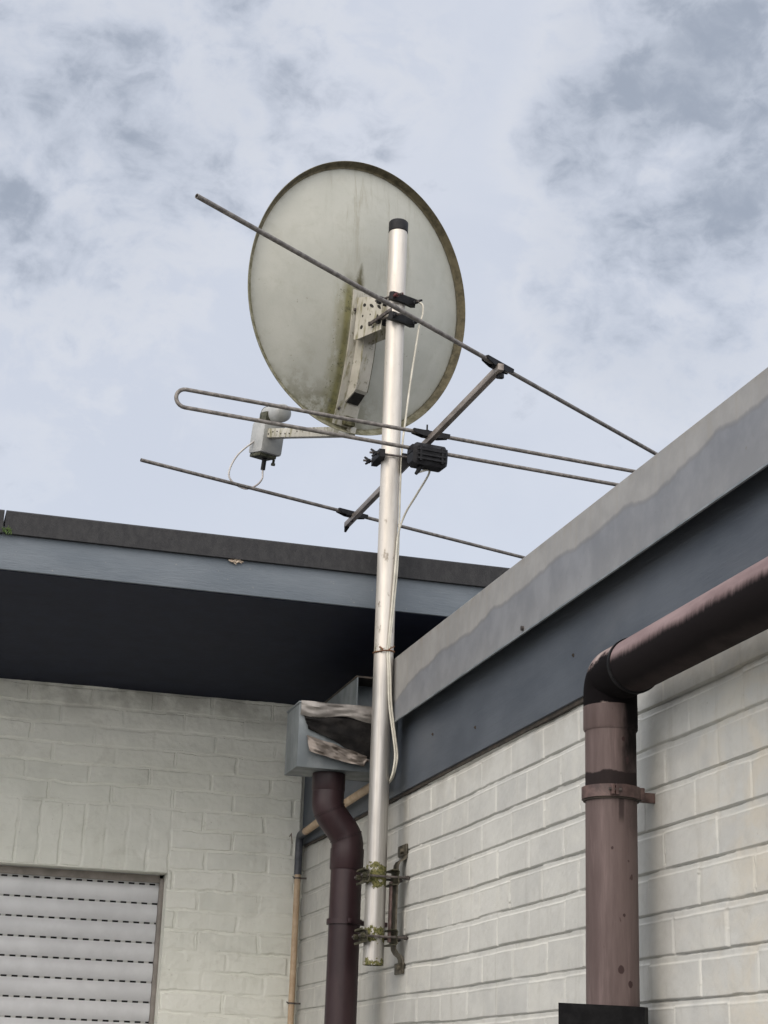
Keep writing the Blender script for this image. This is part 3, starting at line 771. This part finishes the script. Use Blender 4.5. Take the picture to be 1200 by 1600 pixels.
for s in (0, 1):
    o = s * S
    for k in range(NA): fs.append((o, o + 1 + k, o + 1 + (k+1) % NA))
    for i in range(NR - 1):
        for k in range(NA):
            a = o + 1 + i * NA + k; b = o + 1 + i * NA + (k+1) % NA; fs.append((a, a + NA, b + NA, b))
for k in range(NA):
    a = 1 + (NR-1) * NA + k; b = 1 + (NR-1) * NA + (k+1) % NA; fs.append((a, b, S + b, S + a))
refl = part('reflector', MB().add(vs, fs), 'dish', dish, 60, local=True)
# rim: flange rolled back towards the mast
rp = [(0, .000), (.003, .003), (.0085, .002), (.0105, -.0015), (.0130, -.006), (.0225, -.0235), (.0208, -.0245), (.0112, -.008), (.0085, -.0035), (.0065, -.0015), (.0025, -.0005), (-.0005, -.0025)]
vs = []; fs = []; m = len(rp); NA = 160
for k in range(NA):
    a = 2 * math.pi * k / NA
    for (dr, dy) in rp: vs.append((OX + (DA + dr) * math.cos(a), dy, OZ + (DB + dr) * math.sin(a)))
for k in range(NA):
    for j in range(m):
        a = k * m + j; b = k * m + (j+1) % m; c = ((k+1) % NA) * m + (j+1) % m; d = ((k+1) % NA) * m + j; fs.append((a, b, c, d))
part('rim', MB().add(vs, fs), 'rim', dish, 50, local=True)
# support channel on the back, slightly skewed down the dish
def cu(z): return -.052 + (z + .04) * (-.105)      # centre line
def strip(x0, x1, z0, z1, lift, mbo, n=14):         # plate following the dish back
    vs = []; fs = []
    for i in range(n + 1):
        z = z0 + (z1 - z0) * i / n
        for j, x in enumerate((x0, (x0 + x1) / 2, x1)):
            xx = cu(z) + x; y = dback(xx, z); vs.append((xx, y - lift, z))
    for i in range(n + 1):
        z = z0 + (z1 - z0) * i / n
        for x in (x0, (x0 + x1) / 2, x1):
            xx = cu(z) + x; vs.append((xx, dback(xx, z) - .0008, z))
    N = 3 * (n + 1)
    for i in range(n):
        for j in range(2):
            a = i * 3 + j; fs.append((a, a + 1, a + 4, a + 3)); fs.append((N + a, N + a + 3, N + a + 4, N + a + 1))
        for j in (0, 2):
            a = i * 3 + j; fs.append((a, a + 3, N + a + 3, N + a))
    fs.append((0, 1, 2, N + 2, N + 1, N)); e = n * 3; fs.append((e, e + 1, e + 2, N + e + 2, N + e + 1, N + e))
    return mbo.add(vs, fs)
ch = part('support_channel', strip(-.040, .052, -.012, -.462, .006, MB()), 'dish_bracket', dish, 40, local=True)
def cbox(x0, x1, z0, z1, dep, mbo, n=12, top=None):
    vs = []; fs = []
    for i in range(n + 1):
        z = z0 + (z1 - z0) * i / n; c = cu(z); yb = dback(c, z) - .0062; d = dep if top is None else top + (dep - top) * min(1, i / 3)
        vs += [(c + x0, yb, z), (c + x0 + .004, yb - d, z), (c + x1 - .004, yb - d, z), (c + x1, yb, z)]
    for i in range(n):
        for j in range(4):
            a = i * 4 + j; b = i * 4 + (j+1) % 4; fs.append((a, b, b + 4, a + 4))
    fs.append((0, 1, 2, 3)); e = n * 4; fs.append((e, e + 1, e + 2, e + 3)); return mbo.add(vs, fs)
rbm = cbox(-.012, .044, -.055, -.385, .042, MB(), top=.012)
for q_ in (len(rbm.v) - 3, len(rbm.v) - 2): rbm.v[q_] = (rbm.v[q_][0], rbm.v[q_][1], rbm.v[q_][2] + .034)
for q_ in (len(rbm.v) - 7, len(rbm.v) - 6): rbm.v[q_] = (rbm.v[q_][0], rbm.v[q_][1], rbm.v[q_][2] + .012)
rib = part('channel_rib', rbm, 'dish_bracket', dish, 30, local=True)
z_e = -.385; ce_ = cu(z_e); ye = dback(ce_, z_e)
cx_, yb_ = cu(z_e), dback(cu(z_e), z_e) - .0062
oq = [(cx_ - .008, yb_ - .003, z_e - .0006), (cx_ - .005, yb_ - .039, z_e + .0302), (cx_ + .037, yb_ - .039, z_e + .0302), (cx_ + .040, yb_ - .003, z_e - .0006)]
oq2 = [(p[0], p[1] + .0003, p[2] + .0012) for p in oq]; oq = [(p[0], p[1] - .0008, p[2] - .0010) for p in oq]
part('rib_opening', MB().add(oq + oq2, [(0, 1, 2, 3), (4, 5, 6, 7), (0, 1, 5, 4), (1, 2, 6, 5), (2, 3, 7, 6), (3, 0, 4, 7)]), 'hole', rib, local=True)
part('rib_edge', cbox(.041, .0475, -.15, -.345, .038, MB()), 'edge_moss', rib, 30, local=True)
# recess with moss beside the rib foot
part('clip_gap', MB().box((ce_ - .002, dback(ce_, -.44) - .030, -.462), (ce_ + .040, dback(ce_, -.44) - .0065, -.430), .004), 'edge_moss', ch, local=True)
for (x, z) in ((-.030, -.08), (-.030, -.41), (.045, -.05), (.030, -.030)):
    xx = cu(z) + x; y = dback(xx, z)
    part('rivet', MB().tube([(xx, y - .005, z), (xx, y - .0105, z)], [.0065, .0045], 10), 'bolt', ch, local=True)
# U bracket from channel to mast
PZ = lambda z: (-.041, -.269 + (z + .071) * .17)    # mast axis in dish axes at height z
def plate(xp, th):
    poly = [(-.088, -.036), (-.100, -.188), (-.1165, -.190), (-.252, -.176), (-.238, -.080), (-.200, -.060), (-.15, -.045)]
    return MB().prism(poly, 'x', xp, xp + th)
mt = part('mount_bracket', plate(-.0745, .003), 'dish_bracket', dish, 30, local=True)
part('side_plate', plate(-.012, .003), 'dish_bracket', mt, 30, local=True)
part('web', MB().box((-.0712, -.112, -.186), (-.0122, -.106, -.045)), 'dish_bracket', mt, local=True)
def slot(y, z, ry, rz, tilt=0):
    pts = []
    for k in range(18):
        a = 2 * math.pi * k / 18; u = ry * math.cos(a); w = rz * math.sin(a)
        pts.append((y + u * math.cos(tilt) - w * math.sin(tilt), z + u * math.sin(tilt) + w * math.cos(tilt)))
    part('hole', MB().prism(pts, 'x', -.0752, -.0744), 'hole', mt, local=True)
for (y, z, a, b, t) in ((-.137, -.072, .009, .006, .3), (-.180, -.082, .014, .005, .5), (-.225, -.094, .014, .0045, .6), (-.135, -.110, .004, .004, 0), (-.178, -.112, .003, .003, 0), (-.137, -.150, .008, .007, .2), (-.186, -.146, .014, .006, .5), (-.222, -.125, .004, .006, 0), (-.205, -.160, .004, .004, 0)):
    slot(y, z, a, b, t)
# two clamps round the mast: jaw on the near side, long bolts, wing nuts
def bar(mb, a, b, w, h, up=Vector((0, 0, 1)), bev=.003):
    a = Vector(a); b = Vector(b); t = (b - a).normalized(); s = t.cross(up).normalized(); u = s.cross(t)
    rot = Matrix((t, s, u)).transposed(); l = (b - a).length
    return mb.box((-l/2, -w/2, -h/2), (l/2, w/2, h/2), bev, rot, (a + b) / 2)
def wing(mb, p, ax, span, up):
    ax = Vector(ax).normalized(); up = (Vector(up) - ax * Vector(up).dot(ax)).normalized()
    mb.tube([p - ax * .004, p + ax * .008], .0075, 10)
    for s in (-1, 1):
        mb.tube([p, p + up * s * span * .6 + ax * .006, p + up * s * span + ax * .013], [.005, .0042, .0034], 8)
for ci, zc_ in enumerate((-.072, -.143)):
    px, py = PZ(zc_); jw = MB()
    yj = py - .0385
    poly = [(px - .052, yj + .004), (px - .046, yj - .009), (px + .046, yj - .009), (px + .054, yj + .002), (px + .046, yj + .017), (px + .026, yj + .013), (px + .012, yj + .006), (px - .012, yj + .006), (px - .026, yj + .013), (px - .046, yj + .017)]
    jw.prism(poly, 'z', zc_ - .013, zc_ + .013)
    cm_ = part('mast_clamp', jw, 'rubber', dish, 25, local=True)
    jr = MB().prism([(px - .045, py + .034), (px + .045, py + .034), (px + .045, py + .048), (px - .045, py + .048)], 'z', zc_ - .012, zc_ + .012)
    part('back_jaw', jr, 'rubber', cm_, 25, local=True)
    for s in (-1, 1):
        part('bolt', MB().tube([(px + s * .040, yj - .045 + (0 if s < 0 else .012), zc_), (px + s * .040, py + .06, zc_)], .0035, 10), 'bolt', cm_, local=True)
        wn = MB(); wing(wn, Vector((px + s * .040, yj - .016, zc_)), (0, -1, 0), .020, (.85 * s if s > 0 else 1, 0, .5))
        part('wing_nut', wn, 'red_plastic' if (ci == 0 and s < 0) else 'rubber', cm_, 50, local=True)
part('strut', bar(MB(), (px - .044, yj + .006, zc_ + .022), (px - .046, py + .085, zc_ - .012), .007, .013), 'bolt', cm_, local=True)
# LNB arm and LNB
ar = MB(); a0, a1 = Vector((.030, -.020, -.475)), Vector((-.012, .530, -.432)); bar(ar, a0, a1, .026, .034, bev=.002)
arm = part('feed_arm', ar, 'dish_bracket', dish, 30, local=True)
t = (a1 - a0).normalized()
for s in (.30, .345, .37, .395, .42, .445, .47, .505):
    p = a0 + t * s + Vector((0, 0, random.uniform(-.006, .006))); part('hole', MB().tube([p + Vector((-.0125, 0, 0)), p + Vector((-.0142, 0, 0))], .0028, 8), 'hole', arm, local=True)
part('end_plate', MB().box((-.031, .512, -.452), (-.0255, .536, -.378), .001), 'dish_bracket', arm, local=True)
lb = MB().box((-.036, .455, -.510), (.056, .546, -.390), .012)
lnb = part('lnb', lb, 'lnb', dish, 40, local=True)
part('underside', MB().box((-.030, .468, -.522), (.042, .540, -.5085), .004), 'lnb_under', lnb, local=True)
part('feed_cap', MB().tube([(.026, .540, -.352), (.026, .452, -.352), (.026, .438, -.352), (.026, .429, -.352), (.026, .426, -.352)], [.034, .034, .032, .024, .008], 32), 'lnb', lnb, 50, local=True)
part('feed_collar', MB().tube([(.026, .550, -.352), (.026, .540, -.352)], [.028, .036], 32), 'lnb_under', lnb, 50, local=True)
part('neck', MB().box((-.014, .49, -.395), (.036, .54, -.348), .006), 'lnb_under', lnb, 40, local=True)
part('connector', MB().tube([(.008, .494, -.522), (.008, .494, -.566)], .0085, 14), 'rubber', lnb, local=True)
part('connector', MB().tube([(.044, .488, -.520), (.044, .488, -.532), (.044, .488, -.534), (.044, .488, -.542)], [.005, .005, .008, .008], 12), 'lnb_under', lnb, local=True)

# ------------------------------------------------------------------ FM antenna
ant = thing('roof_antenna', 'oxidised three element rod antenna with black junction box, on the mast below the dish', 'antenna', (-.03, 5.0, 3.535))
ZB = 3.535; bA, bB = Vector((-.058, 5.70, ZB)), Vector((-.010, 4.165, ZB))
bmx = MB(); bar(bmx, bA, bB, .017, .020, bev=.0015)
part('boom', bmx, 'boom', ant, 30)
rA = Vector((-.978, 3.518, 3.553)); rC = Vector((-.0085, 4.197, 3.553)); rB = rC + (rC - rA)
part('reflector_rod', MB().hollow(rA, rB, .0062, .0045, 16), 'alu_rod', ant, 60)
dA_, dC = Vector((-.851, 5.333, 3.553)), Vector((-.059, 5.618, 3.553)); dB_ = dC + (dC - dA_)
part('director_rod', MB().hollow(dA_, dB_, .0062, .0045, 16), 'alu_rod', ant, 60)
u0, u1 = Vector((-.82, 4.687, 3.556)), Vector((.80, 4.880, 3.556)); dn = Vector((0, 0, -.057)); tt = (u1 - u0).normalized()
lp = [u1 * .5 + u0 * .5] + [u0 + tt * .02]
def semi(c, d, n=10): return [c + dn * .5 + Vector((0, 0, .0285)) * math.cos(math.pi * k / n) + d * .0285 * math.sin(math.pi * k / n) for k in range(n + 1)]
loop = [(u0 + u1) / 2] + semi(u0 + tt * .012, -tt) + [((u0 + u1) / 2) + dn]
part('folded_dipole', MB().tube(loop, .0062, 14), 'alu_rod', ant, 60)
loop2 = [(u0 + u1) / 2] + semi(u1 - tt * .012, tt) + [((u0 + u1) / 2) + dn]
part('folded_dipole', MB().tube(loop2, .0062, 14), 'alu_rod', ant, 60)
def elem_clamp(c, d, zt_):
    d = Vector(d).normalized(); s = Vector((0, 0, 1)).cross(d)
    rot = Matrix((d, s, Vector((0, 0, 1)))).transposed(); mb = MB()
    poly = [(-.062, 0), (-.060, -.009), (-.026, -.0165), (.026, -.0165), (.060, -.009), (.062, 0)]
    b = bmesh.new()
    # channel with open ends: two side cheeks and a top web
    for w in (-.012, .009):
        v0 = [b.verts.new((p[0], w, p[1])) for p in poly]; v1 = [b.verts.new((p[0], w + .003, p[1])) for p in poly]; n = len(poly)
        b.faces.new(v0); b.faces.new(v1[::-1])
        for i in range(n): b.faces.new((v0[i], v0[(i+1) % n], v1[(i+1) % n], v1[i]))
    mb.bm(b, rot, c)
    mb.box((-.062, -.0123, .0003), (.062, .0123, .0026), .0005, rot, c)
    mb.box((-.024, -.0088, -.0166), (.024, .0088, -.0005), .001, rot, c)
    k = part('element_clamp', mb, 'rubber', ant, 30)
    for sx in (-.040, .040): part('pad', MB().box((sx - .014, -.0085, -.0072), (sx + .014, .0085, -.0063), 0, rot, c), 'lnb', k)
    return k
k = elem_clamp(rC + Vector((0, 0, .004)), rC - rA, 0)
part('bolt', MB().tube([rC + Vector((.004, .008, -.036)), rC + Vector((.004, .008, .004))], .006, 8).tube([rC + Vector((.008, -.004, -.040)), rC + Vector((.008, -.004, -.028))], .009, 6), 'rubber', k)
k = elem_clamp(dC + Vector((0, 0, .004)), dC - dA_, 0)
part('bolt', MB().tube([dC + Vector((0, 0, -.030)), dC + Vector((0, 0, .004))], .005, 8), 'rubber', k)
part('end_cap', MB().tube([Vector((-.058, 5.69, 3.528)), Vector((-.060, 5.706, 3.512))], [.010, .004], 8), 'rubber', ant)
uc = u0 + tt * ((-.025 + .82) / tt.x)
k = elem_clamp(uc + Vector((0, 0, .004)), tt, 0)
wn = MB().tube([uc + Vector((-.006, .02, .004)), uc + Vector((-.006, .02, .038))], .0028, 8).tube([uc + Vector((-.006, .02, .006)), uc + Vector((-.006, .02, .019))], .008, 8)
part('wing_nut', wn, 'rubber', k)
# junction box hung under the dipole centre
jc = uc + Vector((-.012, -.012, -.084)); rotj = Matrix((tt, Vector((0, 0, 1)).cross(tt), Vector((0, 0, 1)))).transposed(); jb = MB()
b = bmesh.new(); prof = [(-.030, -.020), (-.024, -.034), (.020, -.034), (.034, -.018), (.034, .022), (.022, .036), (-.024, .036), (-.034, .022)]
secs = [(-.058, .72), (-.050, .95), (-.046, 1.0), (.046, 1.0), (.050, .95), (.058, .72)]
rings = []
for x, s in secs: rings.append([b.verts.new((x, p[0] * s, p[1] * s)) for p in prof])
for i in range(len(rings) - 1):
    for j in range(8): b.faces.new((rings[i][j], rings[i][(j+1) % 8], rings[i+1][(j+1) % 8], rings[i+1][j]))
b.faces.new(rings[0]); b.faces.new(rings[-1]); jb.bm(b, rotj, jc)
jx = part('junction_box', jb, 'rubber', ant, 20)
rb = MB()
for zz in (.012, -.004, -.018): rb.box((-.047, -.0368, zz - .003), (.047, -.030, zz + .003), .0015, rotj, jc)
for xx in (-.036, .036): rb.box((xx - .004, -.0362, -.026), (xx + .004, -.030, .028), .0015, rotj, jc)
rb.box((-.060, -.02, .006), (-.052, .02, .030), .002, rotj, jc).box((.052, -.02, .006), (.060, .02, .030), .002, rotj, jc)
part('rib', rb, 'rubber', jx)
part('cable_gland', MB().tube([jc + Vector((-.024, -.004, -.030)), jc + Vector((-.030, -.006, -.048)), jc + Vector((-.038, -.008, -.060))], [.010, .007, .005], 12), 'rubber', jx)
# clamp to the mast
mc = MB().prism([(PX + PR + .0005, 3.556), (-.030, 3.556), (-.030, 3.548), (-.036, 3.522), (PX + PR + .0005, 3.490)], 'y', 4.972, 5.030)
ck = part('mast_clamp', mc, 'rubber', ant, 20)
for yy in (4.962, 5.040): part('bolt', MB().tube([(-.034, yy, 3.540), (-.172, yy, 3.540)], .0035, 10), 'bolt', ck)
sd = MB().prism([(PX - PR - .001, 4.95), (PX - PR + .005, 4.985), (PX - PR - .001, 5.0), (PX - PR + .005, 5.015), (PX - PR - .001, 5.05), (PX - PR - .020, 5.05), (PX - PR - .024, 5.0), (PX - PR - .020, 4.95)], 'z', 3.527, 3.553)
part('saddle', sd, 'rubber', ck, 20)
for yy, zz in ((4.962, 3.540), (5.040, 3.540)):
    wn = MB(); wing(wn, Vector((PX - PR - .030, yy, zz)), (-1, 0, 0), .017, (0, .5, .85))
    part('wing_nut', wn, 'rubber', ck, 50)
part('saddle', MB().tube([(-.036, 4.958, 3.535), (-.036, 4.958, 3.560)], .013, 10), 'rubber', ck, 40)

# ------------------------------------------------------------------ cables and tie
CY = 4.9655
c1 = spline([tuple(jc + Vector((-.036, -.008, -.056))), (-.020, 4.80, 3.44), (-.035, 4.88, 3.39), (-.052, 4.945, 3.345), (-.0665, 4.9715, 3.28), (-.073, 4.968, 3.18), (-.080, CY + .001, 3.056), (-.0875, CY, 2.933), (-.091, CY, 2.90), (-.086, CY, 2.84), (-.079, CY, 2.733), (-.064, CY - .004, 2.635), (-.057, CY - .006, 2.577), (-.060, CY - .002, 2.532), (-.064, CY + .012, 2.506), (-.058, 5.03, 2.500), (-.055, 5.10, 2.500), (-.035, 5.17, 2.506), (-.010, 5.24, 2.512)])
tag(part('coax_cable', MB().tube(c1, .0034, 10), 'coax', None, 60), 'off white coax from the black junction box, running down the mast front', 'cable', 'coax cables of the mast')
c2 = spline([(-.024, 4.968, 4.094), (-.012, 4.957, 4.078), (-.0105, 4.957, 4.052), (-.014, 4.958, 4.03), (-.020, 4.962, 4.005), (-.028, 4.966, 3.93), (-.041, 4.974, 3.806), (-.0535, 4.976, 3.669), (-.060, 4.980, 3.58), (-.0618, 4.983, 3.45), (-.0615, 4.982, 3.32), (-.0645, 4.976, 3.18), (-.0735, 4.970, 3.05), (-.0815, 4.967, 2.95), (-.0845, 4.966, 2.90), (-.079, 4.966, 2.83), (-.072, 4.966, 2.733), (-.058, 4.962, 2.635), (-.050, 4.960, 2.577), (-.053, 4.965, 2.540), (-.056, 4.980, 2.516), (-.052, 5.03, 2.508), (-.050, 5.10, 2.508), (-.032, 5.17, 2.512), (-.010, 5.23, 2.518)])
tag(part('coax_cable', MB().tube(c2, .0034, 10), 'coax', None, 60), 'off white coax hanging from the dish clamp to the right side of the mast', 'cable', 'coax cables of the mast')
c3 = spline([(-.300, 5.70, 3.838), (-.33, 5.745, 3.850), (-.363, 5.78, 3.862), (-.395, 5.78, 3.842), (-.451, 5.78, 3.785), (-.480, 5.78, 3.722), (-.473, 5.78, 3.681), (-.420, 5.78, 3.655), (-.372, 5.78, 3.680), (-.350, 5.776, 3.727)])
end = dish.matrix_basis @ Vector((.008, .494, -.566))
c3.append(end + Vector((0, 0, -.012))); c3.append(end + Vector((0, 0, .004)))
c3 = spline([c3[i] for i in list(range(0, len(c3) - 3, 4)) + [len(c3) - 2, len(c3) - 1]], 6)
tag(part('coax_cable', MB().tube(c3, .0034, 10), 'coax_grey', None, 60), 'grey cable loop hanging below the LNB head at the end of the dish arm', 'cable', 'coax cables of the mast')
tw = MB(); pts = []
for k in range(33):
    a = 2 * math.pi * k / 32; pts.append((PX + (PR + .0022 + (.0065 if -2.1 < (a - 2*math.pi) < -1.0 else 0)) * math.cos(a), PY + (PR + .0022 + (.0065 if -2.1 < (a - 2*math.pi) < -1.0 else 0)) * math.sin(a), 2.902 + .004 * math.sin(a + 1)))
tw.tube(pts, .0024, 8, False).tube([(PX + .004, PY - PR - .010, 2.902), (PX + .010, PY - PR - .013, 2.906), (PX + .022, PY - PR - .012, 2.914)], .0018, 6).tube([(PX - .012, PY - PR - .003, 2.903), (PX - .022, PY - PR + .002, 2.912)], .003, 6)
tag(part('wire_tie', tw, 'rust', None, 60), 'rusty wire tie twisted round the mast and cables', 'wire tie')

# ------------------------------------------------------------------ sky and light
SUN_AZ, SUN_EL = math.radians(-132), math.radians(34)     # azimuth from +Y towards +X
sd_ = Vector((math.sin(SUN_AZ) * math.cos(SUN_EL), math.cos(SUN_AZ) * math.cos(SUN_EL), math.sin(SUN_EL)))
gd_ = Vector((-.42, -.84, .34)).normalized()                  # brightest part of the veiled evening sky, behind the viewer
w = bpy.data.worlds.new('World'); scene.world = w; w.use_nodes = True
t = w.node_tree; bg = t.nodes['Background']; n = NT(t)
sky = t.nodes.new('ShaderNodeTexSky'); sky.sky_type = 'NISHITA'; sky.sun_disc = False
sky.sun_elevation = SUN_EL; sky.sun_rotation = SUN_AZ; sky.dust_density = 2.0
d = V(n, t.nodes.new('ShaderNodeTexCoord').outputs['Generated'])
x, y, z = n.xyz(d)
pl = n.vm('MULTIPLY', d, (1.0, 1.0, 1.35))
n1 = n.noise(n.vm('ADD', pl, (3.1, 1.7, .4)), 4.0, 9, .56, .35)
n2 = n.noise(n.vm('ADD', pl, (7.7, 4.2, 1.3)), 12.0, 11, .57, .5)
n3 = n.noise(n.vm('ADD', pl, (1.4, 9.1, 2.2)), 42, 9, .6, .4)
blob = None
for (bx_, by_, bz_, br_, s_) in [(0.03, 0.87, 0.493, 0.11, .80), (0.103, 0.831, 0.546, 0.085, .62), (0.03, 0.91, 0.413, 0.07, .25), (0.373, 0.753, 0.542, 0.070, 1.35), (0.345, 0.785, 0.514, 0.055, 1.1), (0.405, 0.774, 0.487, 0.048, 1.3), (0.366, 0.818, 0.445, 0.062, 1.05), (0.402, 0.82, 0.408, 0.055, .7), (0.313, 0.802, 0.509, 0.036, .6), (0.217, 0.812, 0.542, 0.05, .25), (0.076, 0.928, 0.364, 0.07, .25)]:
    dist = n.vm('DISTANCE', d, (bx_, by_, bz_), out=1)
    b_ = n.ss(dist + (n2 - .5) * .05, br_ * 1.7, 0.0) * s_
    blob = b_ if blob is None else blob.max(b_)
outside = n.ss(y, .62, .5)                                  # the rest of the sky carries its own clouds
fld = n1 * .20 + n2 * .56 + n3 * .24
dark = n.ss(fld + blob * .165 + outside * .06, .565, .735)
veil = n.ss(blob, .05, .75) * n.ss(n1 * .5 + n2 * .5, .30, .62)
rim_ = n.ss(fld + blob * .145, .46, .53) * n.ss(fld + blob * .145, .60, .53) * n.ss(blob, .02, .3)
soft = n.ss(n1 * .6 + n2 * .4, .35, .65)
pale = n.mix(soft, (6.85, 7.28, 8.3), (7.4, 7.77, 8.65))
pale = n.mix(rim_ * .55, pale, (8.3, 8.45, 8.9))
pale = n.mix(n.ss(z, .40, .18) * .6, pale, (7.2, 7.75, 8.8))
pale = n.mix(veil * .55, pale, (5.25, 5.75, 6.75))
cloud = n.mix(dark, pale, n.mix(n.ss(n2 * .5 + n3 * .5, .38, .62), (5.3, 5.75, 6.6), (3.9, 4.35, 5.2)))
# overcast: brighter towards the zenith and towards the veiled sun
boost = n.ss(z, .55, .98) * .5 + 1.0
sg = n.vm('DOT_PRODUCT', d, tuple(gd_), out=1)
warm = n.ss(sg, -.15, .95)
cloud = n.vm('SCALE', cloud, None); cloud.s.node.inputs['Scale'].default_value = 1.0
n.put(cloud.s.node.inputs['Scale'], boost + warm * 2.3)
cloud = n.mix(warm * .55, cloud, n.vm('MULTIPLY', cloud, (1.17, 1.0, .78)))
col = n.mix(.86, V(n, sky.outputs[0]), cloud)
n.put(bg.inputs['Color'], col); bg.inputs['Strength'].default_value = .10
sl_ = bpy.data.lights.new('sun', 'SUN'); sl_.energy = .8; sl_.angle = math.radians(30); sl_.color = (1.0, .85, .68)
so_ = bpy.data.objects.new('sun', sl_); COL.objects.link(so_); so_.rotation_euler = (-sd_).to_track_quat('-Z', 'Y').to_euler()

# ------------------------------------------------------------------ camera
cam = bpy.data.cameras.new('camera'); co_ = bpy.data.objects.new('camera', cam); COL.objects.link(co_)
cam.sensor_fit = 'VERTICAL'; cam.sensor_height = 36; cam.lens = 36 * 2684.7 / 1600; cam.clip_end = 2000; cam.clip_start = .05
r_ = Vector((0.96227809, -0.26999155, 0.03354772)); u_ = Vector((-0.11669446, -0.29819936, 0.94734341)); f_ = Vector((0.24577081, 0.91552264, 0.31845723))
co_.matrix_world = Matrix(((r_.x, u_.x, -f_.x, -1.45), (r_.y, u_.y, -f_.y, 0), (r_.z, u_.z, -f_.z, 1.62), (0, 0, 0, 1)))
scene.camera = co_
scene.view_settings.view_transform = 'Standard'; scene.view_settings.look = 'None'; scene.view_settings.exposure = 0; scene.view_settings.gamma = 1
